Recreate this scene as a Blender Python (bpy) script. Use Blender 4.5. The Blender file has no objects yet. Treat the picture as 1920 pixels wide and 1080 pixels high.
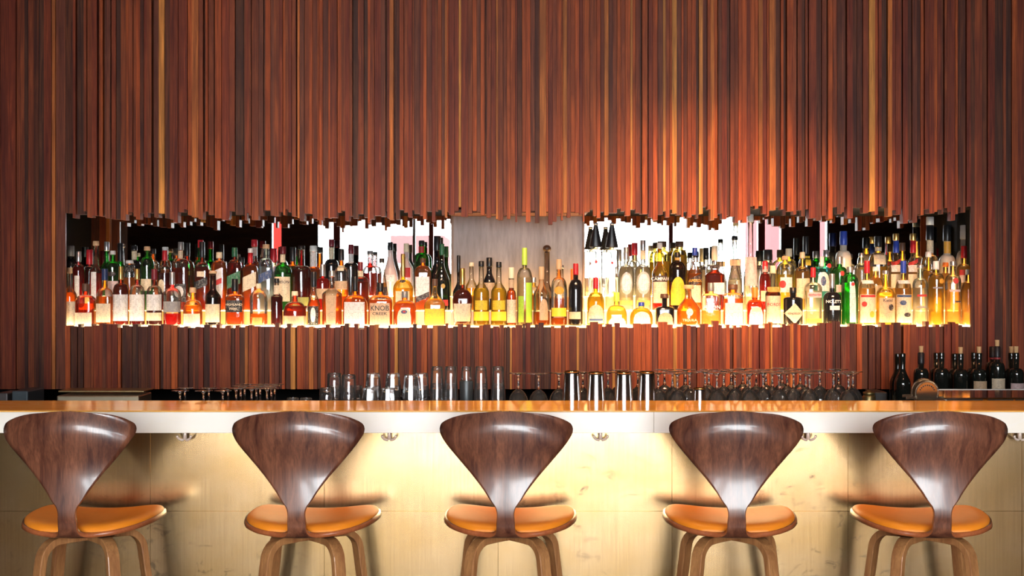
import bpy, bmesh, math, random
from mathutils import Vector, Matrix
random.seed(11)
R = math.radians
PI = math.pi
sc = bpy.context.scene
col = sc.collection

# ------------------------------------------------------------------ camera
F = 2700.0            # focal length in pixels of the 1920 wide frame
EYE = 1.465
HOR = 536.0
cam_d = bpy.data.cameras.new('camera')
cam = bpy.data.objects.new('camera', cam_d)
col.objects.link(cam)
cam.location = (0, 0, EYE)
cam.rotation_euler = (R(90), 0, 0)
cam_d.sensor_width = 36.0
cam_d.lens = 36.0 * F / 1920.0
cam_d.shift_y = (HOR - 540.0) / 1920.0
cam_d.clip_start = 0.05
cam_d.clip_end = 200
sc.camera = cam

# ------------------------------------------------------------------ world and exposure
SKY = 17.0
w = bpy.data.worlds.new('world')
sc.world = w
w.use_nodes = True
bg = w.node_tree.nodes['Background']
bg.inputs[0].default_value = (0.93, 0.97, 1.0, 1)
bg.inputs[1].default_value = SKY
sc.view_settings.view_transform = 'Standard'
sc.view_settings.look = 'None'
sc.view_settings.exposure = 0.62
sc.view_settings.gamma = 1.0
sc.view_settings.use_curve_mapping = False
sc.cycles.caustics_reflective = False
sc.cycles.caustics_refractive = False
sc.cycles.max_bounces = 12
sc.cycles.transmission_bounces = 12
sc.cycles.glossy_bounces = 6
sc.cycles.diffuse_bounces = 4
sc.cycles.transparent_max_bounces = 32
sc.cycles.sample_clamp_indirect = 6.0
sc.cycles.use_denoising = True

WINY = -3.5           # window wall behind the camera
WX0, WX1 = -2.39, 3.36
CEIL = 3.5

# daylight enters by the windows: a portal only guides the sampling of the sky
pl = bpy.data.lights.new('window_portal', 'AREA')
pl.shape = 'RECTANGLE'
pl.size, pl.size_y = WX1 - WX0, 3.0
pl.cycles.is_portal = True
po = bpy.data.objects.new('window_portal', pl)
col.objects.link(po)
po.location = ((WX0 + WX1) / 2, WINY - 0.1, 1.65)
po.rotation_euler = (R(90), 0, 0)     # -Z looks to +Y

WARM = (1.0, 0.56, 0.26)
def spot(name, loc, tgt, energy, ang, blend, color=WARM, size=0.05):
    l = bpy.data.lights.new(name, 'SPOT')
    l.energy = energy; l.spot_size = R(ang); l.spot_blend = blend
    l.color = color; l.shadow_soft_size = size
    o = bpy.data.objects.new(name, l); col.objects.link(o)
    o.location = loc
    o.rotation_euler = (Vector(tgt) - Vector(loc)).to_track_quat('-Z', 'Y').to_euler()
    return o
# ceiling spots that wash the slatted wall; the pair right of the middle is the strongest
RED = (1.0, 0.42, 0.16)
for sx_, tz_, e_, an_, c_ in ((0.55, 1.70, 190, 30, WARM), (1.05, 1.62, 330, 32, RED), (1.50, 1.60, 130, 28, RED), (2.05, 1.55, 110, 30, RED),
                              (-0.35, 1.65, 110, 34, WARM), (-1.05, 1.65, 90, 36, WARM)):
    spot('downlight_or_fill', (sx_, 4.9, CEIL - .03), (sx_, 7.4, tz_), e_, an_, 1.0, c_)
for sx_, e_ in ((-2.0, 60), (-0.7, 50), (0.7, 45), (2.0, 45)):  # wide fill spots added to warm and brighten the whole wall
    spot('downlight_or_fill', (sx_, 4.2, CEIL - .03), (sx_, 7.4, 2.45), e_, 60, 1.0, (1.0, .52, .34))
# narrow unseen spots added to brighten the bottles in the niche
for k in range(8):
    sx_ = -2.05 + k * .585
    spot('downlight_or_fill', (sx_, 5.55, CEIL - .03), (sx_, 7.5, 1.42), 95 if sx_ < .5 else 190, 24, 1.0, (1.0, .80, .62) if sx_ < .5 else (1.0, .66, .38))
# ceiling downlights over the bar top
for bx_, e in ((-1.2, 60), (-0.4, 100), (0.4, 150), (1.2, 110)):
    spot('downlight_or_fill', (bx_, 4.72, CEIL - .03), (bx_, 4.95, 1.0), e, 44, 1.0)

def P(x, y, Z):
    """photograph pixel at depth Z -> world point"""
    return Vector(((x - 960.0) * Z / F, Z, EYE - (y - HOR) * Z / F))
def PX(x, Z): return (x - 960.0) * Z / F
def PZ(y, Z): return EYE - (y - HOR) * Z / F

# ------------------------------------------------------------------ node helpers
MATS = {}
def new_mat(name):
    m = bpy.data.materials.new(name); m.use_nodes = True
    nt = m.node_tree
    b = nt.nodes['Principled BSDF']
    return m, nt, b
def srgb(h):
    h = h.lstrip('#')
    v = [int(h[i:i + 2], 16) / 255 for i in (0, 2, 4)]
    return tuple((c / 12.92 if c <= .04045 else ((c + .055) / 1.055) ** 2.4) for c in v) + (1,)
def noise(nt, vec, scale, detail=4, rough=0.55, dist=0.0):
    n = nt.nodes.new('ShaderNodeTexNoise')
    n.inputs['Scale'].default_value = scale
    n.inputs['Detail'].default_value = detail
    n.inputs['Roughness'].default_value = rough
    n.inputs['Distortion'].default_value = dist
    nt.links.new(vec, n.inputs['Vector'])
    return n
def mapping(nt, vec, scale=(1, 1, 1), rot=(0, 0, 0)):
    n = nt.nodes.new('ShaderNodeMapping')
    n.inputs['Scale'].default_value = scale
    n.inputs['Rotation'].default_value = rot
    nt.links.new(vec, n.inputs['Vector'])
    return n.outputs[0]
def ramp(nt, fac, stops):
    n = nt.nodes.new('ShaderNodeValToRGB')
    e = n.color_ramp.elements
    while len(e) < len(stops): e.new(0.5)
    for i, (p, c) in enumerate(stops):
        e[i].position = p; e[i].color = c if len(c) == 4 else tuple(c) + (1,)
    nt.links.new(fac, n.inputs[0])
    return n.outputs[0]
def mixc(nt, fac, a, b, mode='MIX'):
    n = nt.nodes.new('ShaderNodeMix'); n.data_type = 'RGBA'; n.blend_type = mode
    for sock, v in ((n.inputs[0], fac), (n.inputs[6], a), (n.inputs[7], b)):
        if hasattr(v, 'links'): nt.links.new(v, sock)
        elif isinstance(v, (int, float)): sock.default_value = v
        else: sock.default_value = v if len(v) == 4 else tuple(v) + (1,)
    return n.outputs[2]
def bump(nt, h, b, strength=.2, dist=.002):
    n = nt.nodes.new('ShaderNodeBump')
    n.inputs['Strength'].default_value = strength
    n.inputs['Distance'].default_value = dist
    nt.links.new(h, n.inputs['Height'])
    nt.links.new(n.outputs[0], b.inputs['Normal'])

def plain(name, c, rough=.5, metal=0.0, coat=0.0, spec=.5):
    if name in MATS: return MATS[name]
    m, nt, b = new_mat(name)
    tc = nt.nodes.new('ShaderNodeNewGeometry').outputs['Position']
    n = noise(nt, tc, 35, 3)
    c = c if len(c) == 4 else tuple(c) + (1,)
    dk = tuple(v * .86 for v in c[:3]) + (1,)
    nt.links.new(mixc(nt, n.outputs[0], dk, c), b.inputs['Base Color'])
    b.inputs['Roughness'].default_value = rough
    b.inputs['Metallic'].default_value = metal
    b.inputs['Coat Weight'].default_value = coat
    b.inputs['Specular IOR Level'].default_value = spec
    MATS[name] = m
    return m

def slat_material():
    m, nt, b = new_mat('walnut_slat')
    oi = nt.nodes.new('ShaderNodeObjectInfo')
    geo = nt.nodes.new('ShaderNodeNewGeometry')
    off = nt.nodes.new('ShaderNodeVectorMath'); off.operation = 'MULTIPLY_ADD'
    comb = nt.nodes.new('ShaderNodeCombineXYZ')
    for i in range(3): nt.links.new(oi.outputs['Random'], comb.inputs[i])
    nt.links.new(comb.outputs[0], off.inputs[0])
    off.inputs[1].default_value = (13.0, 7.0, 29.0)
    nt.links.new(geo.outputs['Position'], off.inputs[2])
    v = off.outputs[0]
    g1 = noise(nt, mapping(nt, v, (70, 70, 2.0)), 1.0, 6, .65, .9)       # figure of the grain
    g2 = noise(nt, mapping(nt, v, (260, 260, 5)), 1.0, 3, .6)           # fine pores
    g3 = noise(nt, mapping(nt, v, (9, 9, 2.4)), 1.0, 3, .6, .5)             # long tone changes
    c = oi.outputs['Color']
    dark = mixc(nt, .62, c, (.035, .014, .012, 1))
    light = mixc(nt, .20, c, (.46, .18, .065, 1))
    f1 = ramp(nt, g1.outputs[0], [(.38, (0, 0, 0, 1)), (.62, (1, 1, 1, 1))])
    a = mixc(nt, f1, dark, light)
    a = mixc(nt, ramp(nt, g3.outputs[0], [(.34, (.75, .75, .75, 1)), (.56, (0, 0, 0, 1))]), a, dark)
    a = mixc(nt, ramp(nt, g2.outputs[0], [(.3, (.35, .35, .35, 1)), (.55, (0, 0, 0, 1))]), a, (.03, .012, .01, 1))
    nt.links.new(a, b.inputs['Base Color'])
    b.inputs['Roughness'].default_value = .50
    b.inputs['Specular IOR Level'].default_value = .16
    bump(nt, g2.outputs[0], b, .25, .001)
    return m
def wood(name, c0, c1, rough=.35, scale=(26, 26, 1.4), coat=0.0, coord='Object', bumpy=.08):
    m, nt, b = new_mat(name)
    tc = nt.nodes.new('ShaderNodeTexCoord').outputs[coord]
    oi = nt.nodes.new('ShaderNodeObjectInfo')
    ad = nt.nodes.new('ShaderNodeVectorMath'); ad.operation = 'ADD'
    nt.links.new(tc, ad.inputs[0])
    cb = nt.nodes.new('ShaderNodeCombineXYZ')
    ml = nt.nodes.new('ShaderNodeMath'); ml.operation = 'MULTIPLY'; ml.inputs[1].default_value = 9.0
    nt.links.new(oi.outputs['Random'], ml.inputs[0])
    nt.links.new(ml.outputs[0], cb.inputs[0]); nt.links.new(ml.outputs[0], cb.inputs[2])
    nt.links.new(cb.outputs[0], ad.inputs[1])
    v = ad.outputs[0]
    g1 = noise(nt, mapping(nt, v, scale), 1.0, 5, .6, .7)
    g2 = noise(nt, mapping(nt, v, tuple(s * 7 for s in scale)), 1.0, 3, .6)
    a = mixc(nt, ramp(nt, g1.outputs[0], [(.32, (0, 0, 0, 1)), (.68, (1, 1, 1, 1))]), c0, c1)
    a = mixc(nt, ramp(nt, g2.outputs[0], [(.3, (.4, .4, .4, 1)), (.6, (0, 0, 0, 1))]), a, tuple(v * .45 for v in c0[:3]) + (1,))
    nt.links.new(a, b.inputs['Base Color'])
    b.inputs['Roughness'].default_value = rough
    b.inputs['Coat Weight'].default_value = coat
    b.inputs['Coat Roughness'].default_value = .12
    if bumpy: bump(nt, g2.outputs[0], b, bumpy, .001)
    return m

def thin_glass(name, tint, edge=None, gloss=.06, rough=.02, haze=0.0):
    """clear shell: light passes straight through, tinted, with a Fresnel sheen"""
    if name in MATS: return MATS[name]
    m = bpy.data.materials.new(name); m.use_nodes = True
    nt = m.node_tree; nt.nodes.clear()
    out = nt.nodes.new('ShaderNodeOutputMaterial')
    tr = nt.nodes.new('ShaderNodeBsdfTransparent')
    gl = nt.nodes.new('ShaderNodeBsdfGlossy'); gl.inputs['Roughness'].default_value = rough
    lw = nt.nodes.new('ShaderNodeLayerWeight'); lw.inputs['Blend'].default_value = .35
    edge = edge or tuple(v * v for v in tint)
    c = mixc(nt, lw.outputs['Facing'], tuple(tint) + (1,), tuple(edge) + (1,))
    nt.links.new(c, tr.inputs[0])
    fr = nt.nodes.new('ShaderNodeFresnel'); fr.inputs[0].default_value = 1.48
    ma = nt.nodes.new('ShaderNodeMath'); ma.operation = 'MULTIPLY_ADD'
    nt.links.new(fr.outputs[0], ma.inputs[0]); ma.inputs[1].default_value = .9; ma.inputs[2].default_value = gloss
    ma.use_clamp = True
    mx = nt.nodes.new('ShaderNodeMixShader')
    nt.links.new(ma.outputs[0], mx.inputs[0])
    nt.links.new(tr.outputs[0], mx.inputs[1]); nt.links.new(gl.outputs[0], mx.inputs[2])
    if haze:                      # pale diffuse haze added so dark glass looks lighter
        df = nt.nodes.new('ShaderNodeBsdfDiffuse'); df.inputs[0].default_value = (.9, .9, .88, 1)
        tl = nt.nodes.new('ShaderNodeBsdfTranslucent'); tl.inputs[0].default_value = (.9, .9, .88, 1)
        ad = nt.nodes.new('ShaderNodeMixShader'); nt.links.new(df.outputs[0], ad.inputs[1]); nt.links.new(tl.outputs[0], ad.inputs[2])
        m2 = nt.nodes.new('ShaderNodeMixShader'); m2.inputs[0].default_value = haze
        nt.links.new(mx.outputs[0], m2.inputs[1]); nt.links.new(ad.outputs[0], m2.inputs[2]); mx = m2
    nt.links.new(mx.outputs[0], out.inputs[0])
    MATS[name] = m
    return m
def liquid_mat(name, c):
    if name in MATS: return MATS[name]
    m = bpy.data.materials.new(name); m.use_nodes = True
    nt = m.node_tree; nt.nodes.clear()
    out = nt.nodes.new('ShaderNodeOutputMaterial')
    rf = nt.nodes.new('ShaderNodeBsdfRefraction'); rf.inputs['IOR'].default_value = 1.12
    rf.inputs['Roughness'].default_value = .08
    tl = nt.nodes.new('ShaderNodeBsdfTranslucent')
    tc = nt.nodes.new('ShaderNodeNewGeometry').outputs['Position']
    n = noise(nt, tc, 18, 2)
    cc = mixc(nt, n.outputs[0], tuple(v ** 1.12 for v in c) + (1,), tuple(c) + (1,))
    nt.links.new(cc, rf.inputs[0]); nt.links.new(cc, tl.inputs[0])
    mx = nt.nodes.new('ShaderNodeMixShader'); mx.inputs[0].default_value = .46
    nt.links.new(rf.outputs[0], mx.inputs[1]); nt.links.new(tl.outputs[0], mx.inputs[2])
    nt.links.new(mx.outputs[0], out.inputs[0])
    MATS[name] = m
    return m
def label_mat(name, c, ink=(.12, .07, .05), amount=.55):
    """paper label with faint printed streaks"""
    if name in MATS: return MATS[name]
    m, nt, b = new_mat(name)
    tc = nt.nodes.new('ShaderNodeTexCoord').outputs['Object']
    wv = nt.nodes.new('ShaderNodeTexWave'); wv.bands_direction = 'Z'
    wv.inputs['Scale'].default_value = 42; nt.links.new(tc, wv.inputs[0])
    n = noise(nt, mapping(nt, tc, (170, 40, 60)), 1.0, 2)
    f = mixc(nt, 1.0, ramp(nt, wv.outputs[1], [(.72, (0, 0, 0, 1)), (.80, (1, 1, 1, 1))]),
             ramp(nt, n.outputs[0], [(.50, (0, 0, 0, 1)), (.56, (amount,) * 3 + (1,))]), 'MULTIPLY')
    nt.links.new(mixc(nt, f, tuple(c) + (1,), tuple(ink) + (1,)), b.inputs['Base Color'])
    b.inputs['Roughness'].default_value = .55
    tl = nt.nodes.new('ShaderNodeBsdfTranslucent'); nt.links.new(b.inputs['Base Color'].links[0].from_socket, tl.inputs[0])
    mx = nt.nodes.new('ShaderNodeMixShader'); mx.inputs[0].default_value = .30
    nt.links.new(b.outputs[0], mx.inputs[1]); nt.links.new(tl.outputs[0], mx.inputs[2])
    nt.links.new(mx.outputs[0], nt.nodes['Material Output'].inputs[0])
    MATS[name] = m
    return m
def emit(name, c, s):
    if name in MATS: return MATS[name]
    m, nt, b = new_mat(name)
    b.inputs['Base Color'].default_value = (.9, .88, .82, 1)
    b.inputs['Emission Color'].default_value = tuple(c) + (1,)
    b.inputs['Emission Strength'].default_value = s
    b.inputs['Roughness'].default_value = .25
    MATS[name] = m
    return m

# ------------------------------------------------------------------ mesh helpers
def link(name, me, mat=None, parent=None, loc=None):
    o = bpy.data.objects.new(name, me); col.objects.link(o)
    if mat is not None and not me.materials: me.materials.append(mat)
    if parent is not None: o.parent = parent
    if loc is not None: o.location = loc
    return o
def from_bm(name, bm, mat=None, parent=None, loc=None, smooth=False):
    me = bpy.data.meshes.new(name)
    bmesh.ops.recalc_face_normals(bm, faces=bm.faces)
    bm.to_mesh(me); bm.free()
    if smooth:
        for p in me.polygons: p.use_smooth = True
    return link(name, me, mat, parent, loc)
def empty(name, loc, rz=0.0):
    o = bpy.data.objects.new(name, None); col.objects.link(o)
    o.location = loc; o.rotation_euler = (0, 0, rz); o.empty_display_size = .05
    return o
def tag(o, label=None, cat=None, group=None, kind=None):
    if label: o['label'] = label
    if cat: o['category'] = cat
    if group: o['group'] = group
    if kind: o['kind'] = kind
    return o
def add_box(bm, x0, x1, y0, y1, z0, z1, bev=0.0, seg=2):
    r = bmesh.ops.create_cube(bm, size=1.0, matrix=Matrix.Translation(((x0 + x1) / 2, (y0 + y1) / 2, (z0 + z1) / 2)) @ Matrix.Diagonal((abs(x1 - x0), abs(y1 - y0), abs(z1 - z0), 1)))
    if bev:
        es = set(e for v in r['verts'] for e in v.link_edges)
        bmesh.ops.bevel(bm, geom=list(es), offset=bev, segments=seg, affect='EDGES', profile=.5)
def box(name, x0, x1, y0, y1, z0, z1, mat, parent=None, bev=0.0, seg=2):
    bm = bmesh.new(); add_box(bm, x0, x1, y0, y1, z0, z1, bev, seg)
    return from_bm(name, bm, mat, parent)
def lathe_bm(prof, seg=20, n=None, dr=1.0, closed=True, bm=None):
    """prof: (r, z) or (r, z, sq, depth); sq = superellipse exponent, depth = y radius"""
    bm = bm or bmesh.new()
    rings = []
    for p in prof:
        r, z = p[0], p[1]
        e = p[2] if len(p) > 2 else 2.0
        d = p[3] if len(p) > 3 else r * dr
        if r < 1e-6:
            rings.append([bm.verts.new((0, 0, z))]); continue
        ring = []
        for k in range(seg):
            t = 2 * PI * (k + .5) / seg
            c, s = math.cos(t), math.sin(t)
            x = r * math.copysign(abs(c) ** (2 / e), c)
            y = d * math.copysign(abs(s) ** (2 / e), s)
            ring.append(bm.verts.new((x, y, z)))
        rings.append(ring)
    for a, b in zip(rings, rings[1:]):
        if len(a) == 1 and len(b) == 1: continue
        for k in range(seg):
            k2 = (k + 1) % seg
            if len(a) == 1: bm.faces.new((a[0], b[k], b[k2]))
            elif len(b) == 1: bm.faces.new((a[k], b[0], a[k2]))
            else: bm.faces.new((a[k], b[k], b[k2], a[k2]))
    if closed:
        if len(rings[0]) > 1: bm.faces.new(rings[0])
        if len(rings[-1]) > 1: bm.faces.new(rings[-1])
    return bm
def lathe(name, prof, mat, parent=None, loc=None, seg=20, closed=True, smooth=True):
    return from_bm(name, lathe_bm(prof, seg, closed=closed), mat, parent, loc, smooth)
def tube_bm(pts, r, seg=8, bm=None, cap=True):
    bm = bm or bmesh.new()
    pts = [Vector(p) for p in pts]
    rings = []
    up = Vector((0, 0, 1))
    for i, p in enumerate(pts):
        t = (pts[min(i + 1, len(pts) - 1)] - pts[max(i - 1, 0)]).normalized()
        a = t.cross(up)
        if a.length < .05: a = t.cross(Vector((1, 0, 0)))
        a.normalize(); b = a.cross(t)
        rr = r[i] if isinstance(r, (list, tuple)) else r
        rings.append([bm.verts.new(p + a * math.cos(2 * PI * k / seg) * rr + b * math.sin(2 * PI * k / seg) * rr) for k in range(seg)])
    for a, b in zip(rings, rings[1:]):
        for k in range(seg): bm.faces.new((a[k], a[(k + 1) % seg], b[(k + 1) % seg], b[k]))
    if cap: bm.faces.new(rings[0]); bm.faces.new(rings[-1])
    return bm
def text_obj(name, s, size, mat, parent, fn, sx=1.0, bold=0.0):
    """flat lettering; fn maps (x, z) of the lettering plane to a point on the carrier"""
    cu = bpy.data.curves.new('lettering', 'FONT')
    cu.body = s; cu.size = size; cu.align_x = 'CENTER'; cu.align_y = 'CENTER'
    cu.resolution_u = 2; cu.offset = bold
    t = bpy.data.objects.new('lettering_tmp', cu); col.objects.link(t)
    dg = bpy.context.evaluated_depsgraph_get()
    me = bpy.data.meshes.new_from_object(t.evaluated_get(dg))
    bpy.data.objects.remove(t); bpy.data.curves.remove(cu)
    for v in me.vertices: v.co = fn(v.co.x * sx, v.co.y)
    me.materials.clear()
    return link(name, me, mat, parent)

# ================================================================== THE ROOM
def mat_plaster(name, c): return plain(name, c, .85)
dark_wall = mat_plaster('dark_plaster', (.05, .036, .03, 1))
brown_wall = wood('dark_panelling', (.035, .02, .013, 1), (.07, .04, .024, 1), .6, (3, 3, 20), coord='Object')
ceil_m = mat_plaster('ceiling_paint', (.16, .13, .115, 1))
floor_m = wood('floor_boards', (.13, .048, .030, 1), (.19, .078, .05, 1), .6, (2, 18, 18))
RX = 6.5
def struct(o): o['kind'] = 'structure'; return o
struct(box('floor', -RX, RX, WINY - .2, 8.4, -.1, 0, floor_m))
struct(box('ceiling', -RX, RX, WINY - .2, 8.4, CEIL, CEIL + .1, ceil_m))
struct(box('wall_left', -RX - .1, -RX, WINY - .2, 8.4, 0, CEIL, dark_wall))
struct(box('wall_right', RX, RX + .1, WINY - .2, 8.4, 0, CEIL, dark_wall))

# window wall behind the camera, seen in the mirror of the niche
fw = bmesh.new()
def wallpiece(x0, x1, z0=0, z1=CEIL, d=.15): add_box(fw, x0, x1, WINY - d, WINY, z0, z1)
wallpiece(-RX, -5.42); wallpiece(-5.42, -3.23); wallpiece(-3.10, -2.61)
wallpiece(3.62, 4.14); wallpiece(4.24, RX)
wallpiece(WX0, WX1, 3.25, CEIL); wallpiece(-3.23, -3.10, 2.9, CEIL); wallpiece(-2.61, WX0, 2.9, CEIL)
wallpiece(WX1, 3.62, 2.9, CEIL); wallpiece(4.14, 4.24, 2.9, CEIL)
wallpiece(WX0, WX1, 0, .06, .12)
wfront = struct(from_bm('wall_front', fw, brown_wall))
red_m = plain('red_post_paint', (.22, .035, .025, 1), .5)
teal_m = plain('pale_frame_paint', (.45, .55, .55, 1), .5)
winglass = thin_glass('window_glass', (.97, .98, .98), gloss=.02)
wi = 1
def window(x0, x1, z1, mull):
    global wi
    o = box('window_%d' % wi, x0, x1, WINY - .10, WINY - .09, .065 if x1 - x0 > 1 else .04, z1, winglass); struct(o); wi += 1
    fr = bmesh.new()
    zs_ = .06 if x1 - x0 > 1 else 0
    add_box(fr, x0, x1, WINY - .12, WINY - .05, zs_, zs_ + .05); add_box(fr, x0, x1, WINY - .12, WINY - .05, z1 - .05, z1)
    from_bm('window_frame', fr, red_m, o)
    for (mx, mw, mm) in mull:
        box('mullion', mx - mw / 2, mx + mw / 2, WINY - .14, WINY - .02, zs_, z1, mm, o)
window(WX0, WX1, 3.25, [(-2.36, .09, red_m), (-1.32, .035, teal_m), (-1.09, .06, red_m), (2.14, .055, red_m), (3.36, .09, red_m)])
window(-2.61, WX0, 2.9, []); window(-3.23, -3.10, 2.9, []); window(WX1, 3.62, 2.9, []); window(4.14, 4.24, 2.9, [])
struct(box('trim_1', -5.42, -5.17, WINY, WINY + .12, 0, CEIL, plain('white_column', (.8, .8, .76, 1), .6)))
# street outside the windows
street = struct(box('pavement', -14, 14, -16, WINY - .2, -.25, -.05, plain('street_paving', (.35, .34, .33, 1), .9)))
def facade(name, x0, x1, z1, c, label, y=-12.0):
    root = box(name, x0, x1, y - 3, y, -.05, z1, plain(name + '_render', c, .95, 0, 0, 0.0))
    tag(root, label, 'building')
    for k in range(max(1, int((x1 - x0) / 2.2))):
        cx = x0 + (k + .5) * (x1 - x0) / max(1, int((x1 - x0) / 2.2))
        box('window_surround', cx - .42, cx + .42, y, y + .04, .9, 1.9, plain('surround_white', (.7, .68, .66, 1), .7), root)
facade('pink_house', -2.35, -1.32, 2.44, (.11, .058, .058, 1), 'pale pink rendered house across the street, in the mirror')
facade('red_house', -8.2, -4.2, 4.5, (.10, .009, .007, 1), 'deep red rendered house across the street, mirrored at left')
facade('rose_house', 5.0, 6.9, 4.5, (.14, .05, .052, 1), 'rose pink rendered house across the street, mirrored at right')
facade('crimson_house', 7.0, 9.8, 4.5, (.085, .007, .007, 1), 'crimson rendered house across the street, at the far right')

# ------------------------------------------------------------------ back wall: slats, niche, mirror
ZW = 7.40                    # front plane of the slats
ZM = 7.93                    # mirror plane
NTOP, NBOT = 1.872, 1.247    # niche soffit and floor
SLATLOW = .934
soffit_m = plain('soffit_black', (.004, .003, .003, 1), .8, 0, 0, .1)
wb = bmesh.new()
add_box(wb, -RX, RX, 7.47, 8.3, NTOP, CEIL)               # above the niche
add_box(wb, -RX, -2.45, 7.47, 8.3, .80, NTOP)
add_box(wb, 2.45, RX, 7.47, 8.3, .80, NTOP)
add_box(wb, -2.45, 2.45, 7.47, 8.3, 1.02, NBOT)           # below the niche
add_box(wb, -2.45, 2.45, ZM + .01, 8.3, NBOT, NTOP)
add_box(wb, -RX, RX, 7.80, 8.3, 0, 1.02)
wall = struct(from_bm('wall_back', wb, soffit_m))
lower = struct(empty('wall_back_lower', (0, 7.43, 1.09)))
lower['kind'] = 'structure'

mir = bpy.data.materials.new('mirror_silver'); mir.use_nodes = True
nb = mir.node_tree.nodes['Principled BSDF']
nb.inputs['Base Color'].default_value = (.90, .92, .91, 1); nb.inputs['Metallic'].default_value = 1.0
nb.inputs['Roughness'].default_value = .0
PX0, PX1 = PX(850, 7.86), PX(1092, 7.86)
box('mirror', -2.45, PX0, ZM, ZM + .008, NBOT, NTOP, mir, wall)
box('mirror', PX1, 2.45, ZM, ZM + .008, NBOT, NTOP, mir, wall)
veneer = wood('walnut_veneer', (.26, .215, .215, 1), (.42, .36, .36, 1), .5, (7, 7, 1.1))
box('veneer_panel', PX0, PX1, 7.86, ZM, NBOT, 1.845, veneer, wall)
edge_m = plain('panel_edge', (.24, .15, .11, 1), .5)
box('panel_edge_strip', PX0 - .012, PX0, 7.845, ZM, NBOT, 1.86, edge_m, wall, .002)
box('panel_edge_strip', PX1, PX1 + .012, 7.845, ZM, NBOT, 1.86, edge_m, wall, .002)
box('panel_head_rail', PX0 - .012, PX1 + .012, 7.52, ZM, 1.846, 1.866, plain('head_rail_wood', (.20, .075, .04, 1), .5), wall, .002)

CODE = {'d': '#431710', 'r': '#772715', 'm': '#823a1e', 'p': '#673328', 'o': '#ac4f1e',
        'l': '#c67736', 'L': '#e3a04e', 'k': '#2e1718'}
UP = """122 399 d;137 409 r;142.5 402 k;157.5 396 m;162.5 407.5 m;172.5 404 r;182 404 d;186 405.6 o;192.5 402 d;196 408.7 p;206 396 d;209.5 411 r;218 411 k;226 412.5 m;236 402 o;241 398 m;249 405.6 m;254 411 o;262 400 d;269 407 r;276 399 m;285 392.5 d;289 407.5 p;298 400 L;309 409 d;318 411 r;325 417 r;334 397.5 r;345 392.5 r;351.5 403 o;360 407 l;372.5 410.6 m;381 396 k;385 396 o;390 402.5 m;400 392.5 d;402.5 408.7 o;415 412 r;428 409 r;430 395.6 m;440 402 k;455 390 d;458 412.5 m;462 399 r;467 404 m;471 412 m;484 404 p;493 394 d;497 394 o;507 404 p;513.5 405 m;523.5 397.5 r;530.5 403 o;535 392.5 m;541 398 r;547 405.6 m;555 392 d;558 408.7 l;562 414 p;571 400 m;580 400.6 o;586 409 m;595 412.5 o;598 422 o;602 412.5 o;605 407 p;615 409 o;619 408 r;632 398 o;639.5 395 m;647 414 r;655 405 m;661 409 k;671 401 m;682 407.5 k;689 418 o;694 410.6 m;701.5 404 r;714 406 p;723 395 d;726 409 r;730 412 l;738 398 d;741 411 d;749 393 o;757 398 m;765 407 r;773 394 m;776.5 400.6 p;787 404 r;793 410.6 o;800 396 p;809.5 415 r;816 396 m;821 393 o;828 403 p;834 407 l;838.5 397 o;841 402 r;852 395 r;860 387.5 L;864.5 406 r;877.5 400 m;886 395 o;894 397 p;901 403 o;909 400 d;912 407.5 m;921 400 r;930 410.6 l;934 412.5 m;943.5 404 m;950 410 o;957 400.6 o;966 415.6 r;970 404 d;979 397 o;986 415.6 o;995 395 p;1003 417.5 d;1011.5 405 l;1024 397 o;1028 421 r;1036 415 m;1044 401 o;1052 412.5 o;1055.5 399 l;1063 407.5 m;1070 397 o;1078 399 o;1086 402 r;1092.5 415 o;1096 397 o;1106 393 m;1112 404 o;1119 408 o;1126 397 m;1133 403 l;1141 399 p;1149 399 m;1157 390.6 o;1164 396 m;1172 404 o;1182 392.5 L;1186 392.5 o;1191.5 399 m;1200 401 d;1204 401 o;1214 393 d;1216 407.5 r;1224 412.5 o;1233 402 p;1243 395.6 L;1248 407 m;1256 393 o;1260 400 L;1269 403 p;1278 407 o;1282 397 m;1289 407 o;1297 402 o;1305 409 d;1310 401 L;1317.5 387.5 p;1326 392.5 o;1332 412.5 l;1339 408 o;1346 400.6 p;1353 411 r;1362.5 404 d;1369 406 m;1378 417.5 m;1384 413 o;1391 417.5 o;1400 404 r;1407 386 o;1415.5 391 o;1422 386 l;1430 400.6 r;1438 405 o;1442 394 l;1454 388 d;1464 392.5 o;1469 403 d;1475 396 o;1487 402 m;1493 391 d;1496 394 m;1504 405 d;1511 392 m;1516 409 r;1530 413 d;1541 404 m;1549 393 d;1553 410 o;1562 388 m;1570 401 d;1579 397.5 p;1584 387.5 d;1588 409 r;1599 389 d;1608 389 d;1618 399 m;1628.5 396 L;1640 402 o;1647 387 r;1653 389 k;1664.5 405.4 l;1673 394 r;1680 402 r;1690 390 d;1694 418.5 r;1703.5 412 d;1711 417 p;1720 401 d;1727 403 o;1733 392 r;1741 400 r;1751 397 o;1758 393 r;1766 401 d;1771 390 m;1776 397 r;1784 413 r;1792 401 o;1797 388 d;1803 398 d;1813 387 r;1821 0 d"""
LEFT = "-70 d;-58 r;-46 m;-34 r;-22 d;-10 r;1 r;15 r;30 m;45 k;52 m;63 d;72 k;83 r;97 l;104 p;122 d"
RIGHT = "1821 d;1829 m;1843 d;1853 r;1866 k;1881 m;1887 k;1898 o;1909 r;1921 d;1933 r;1946 m;1958 d;1972 r;1990 d"
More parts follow.
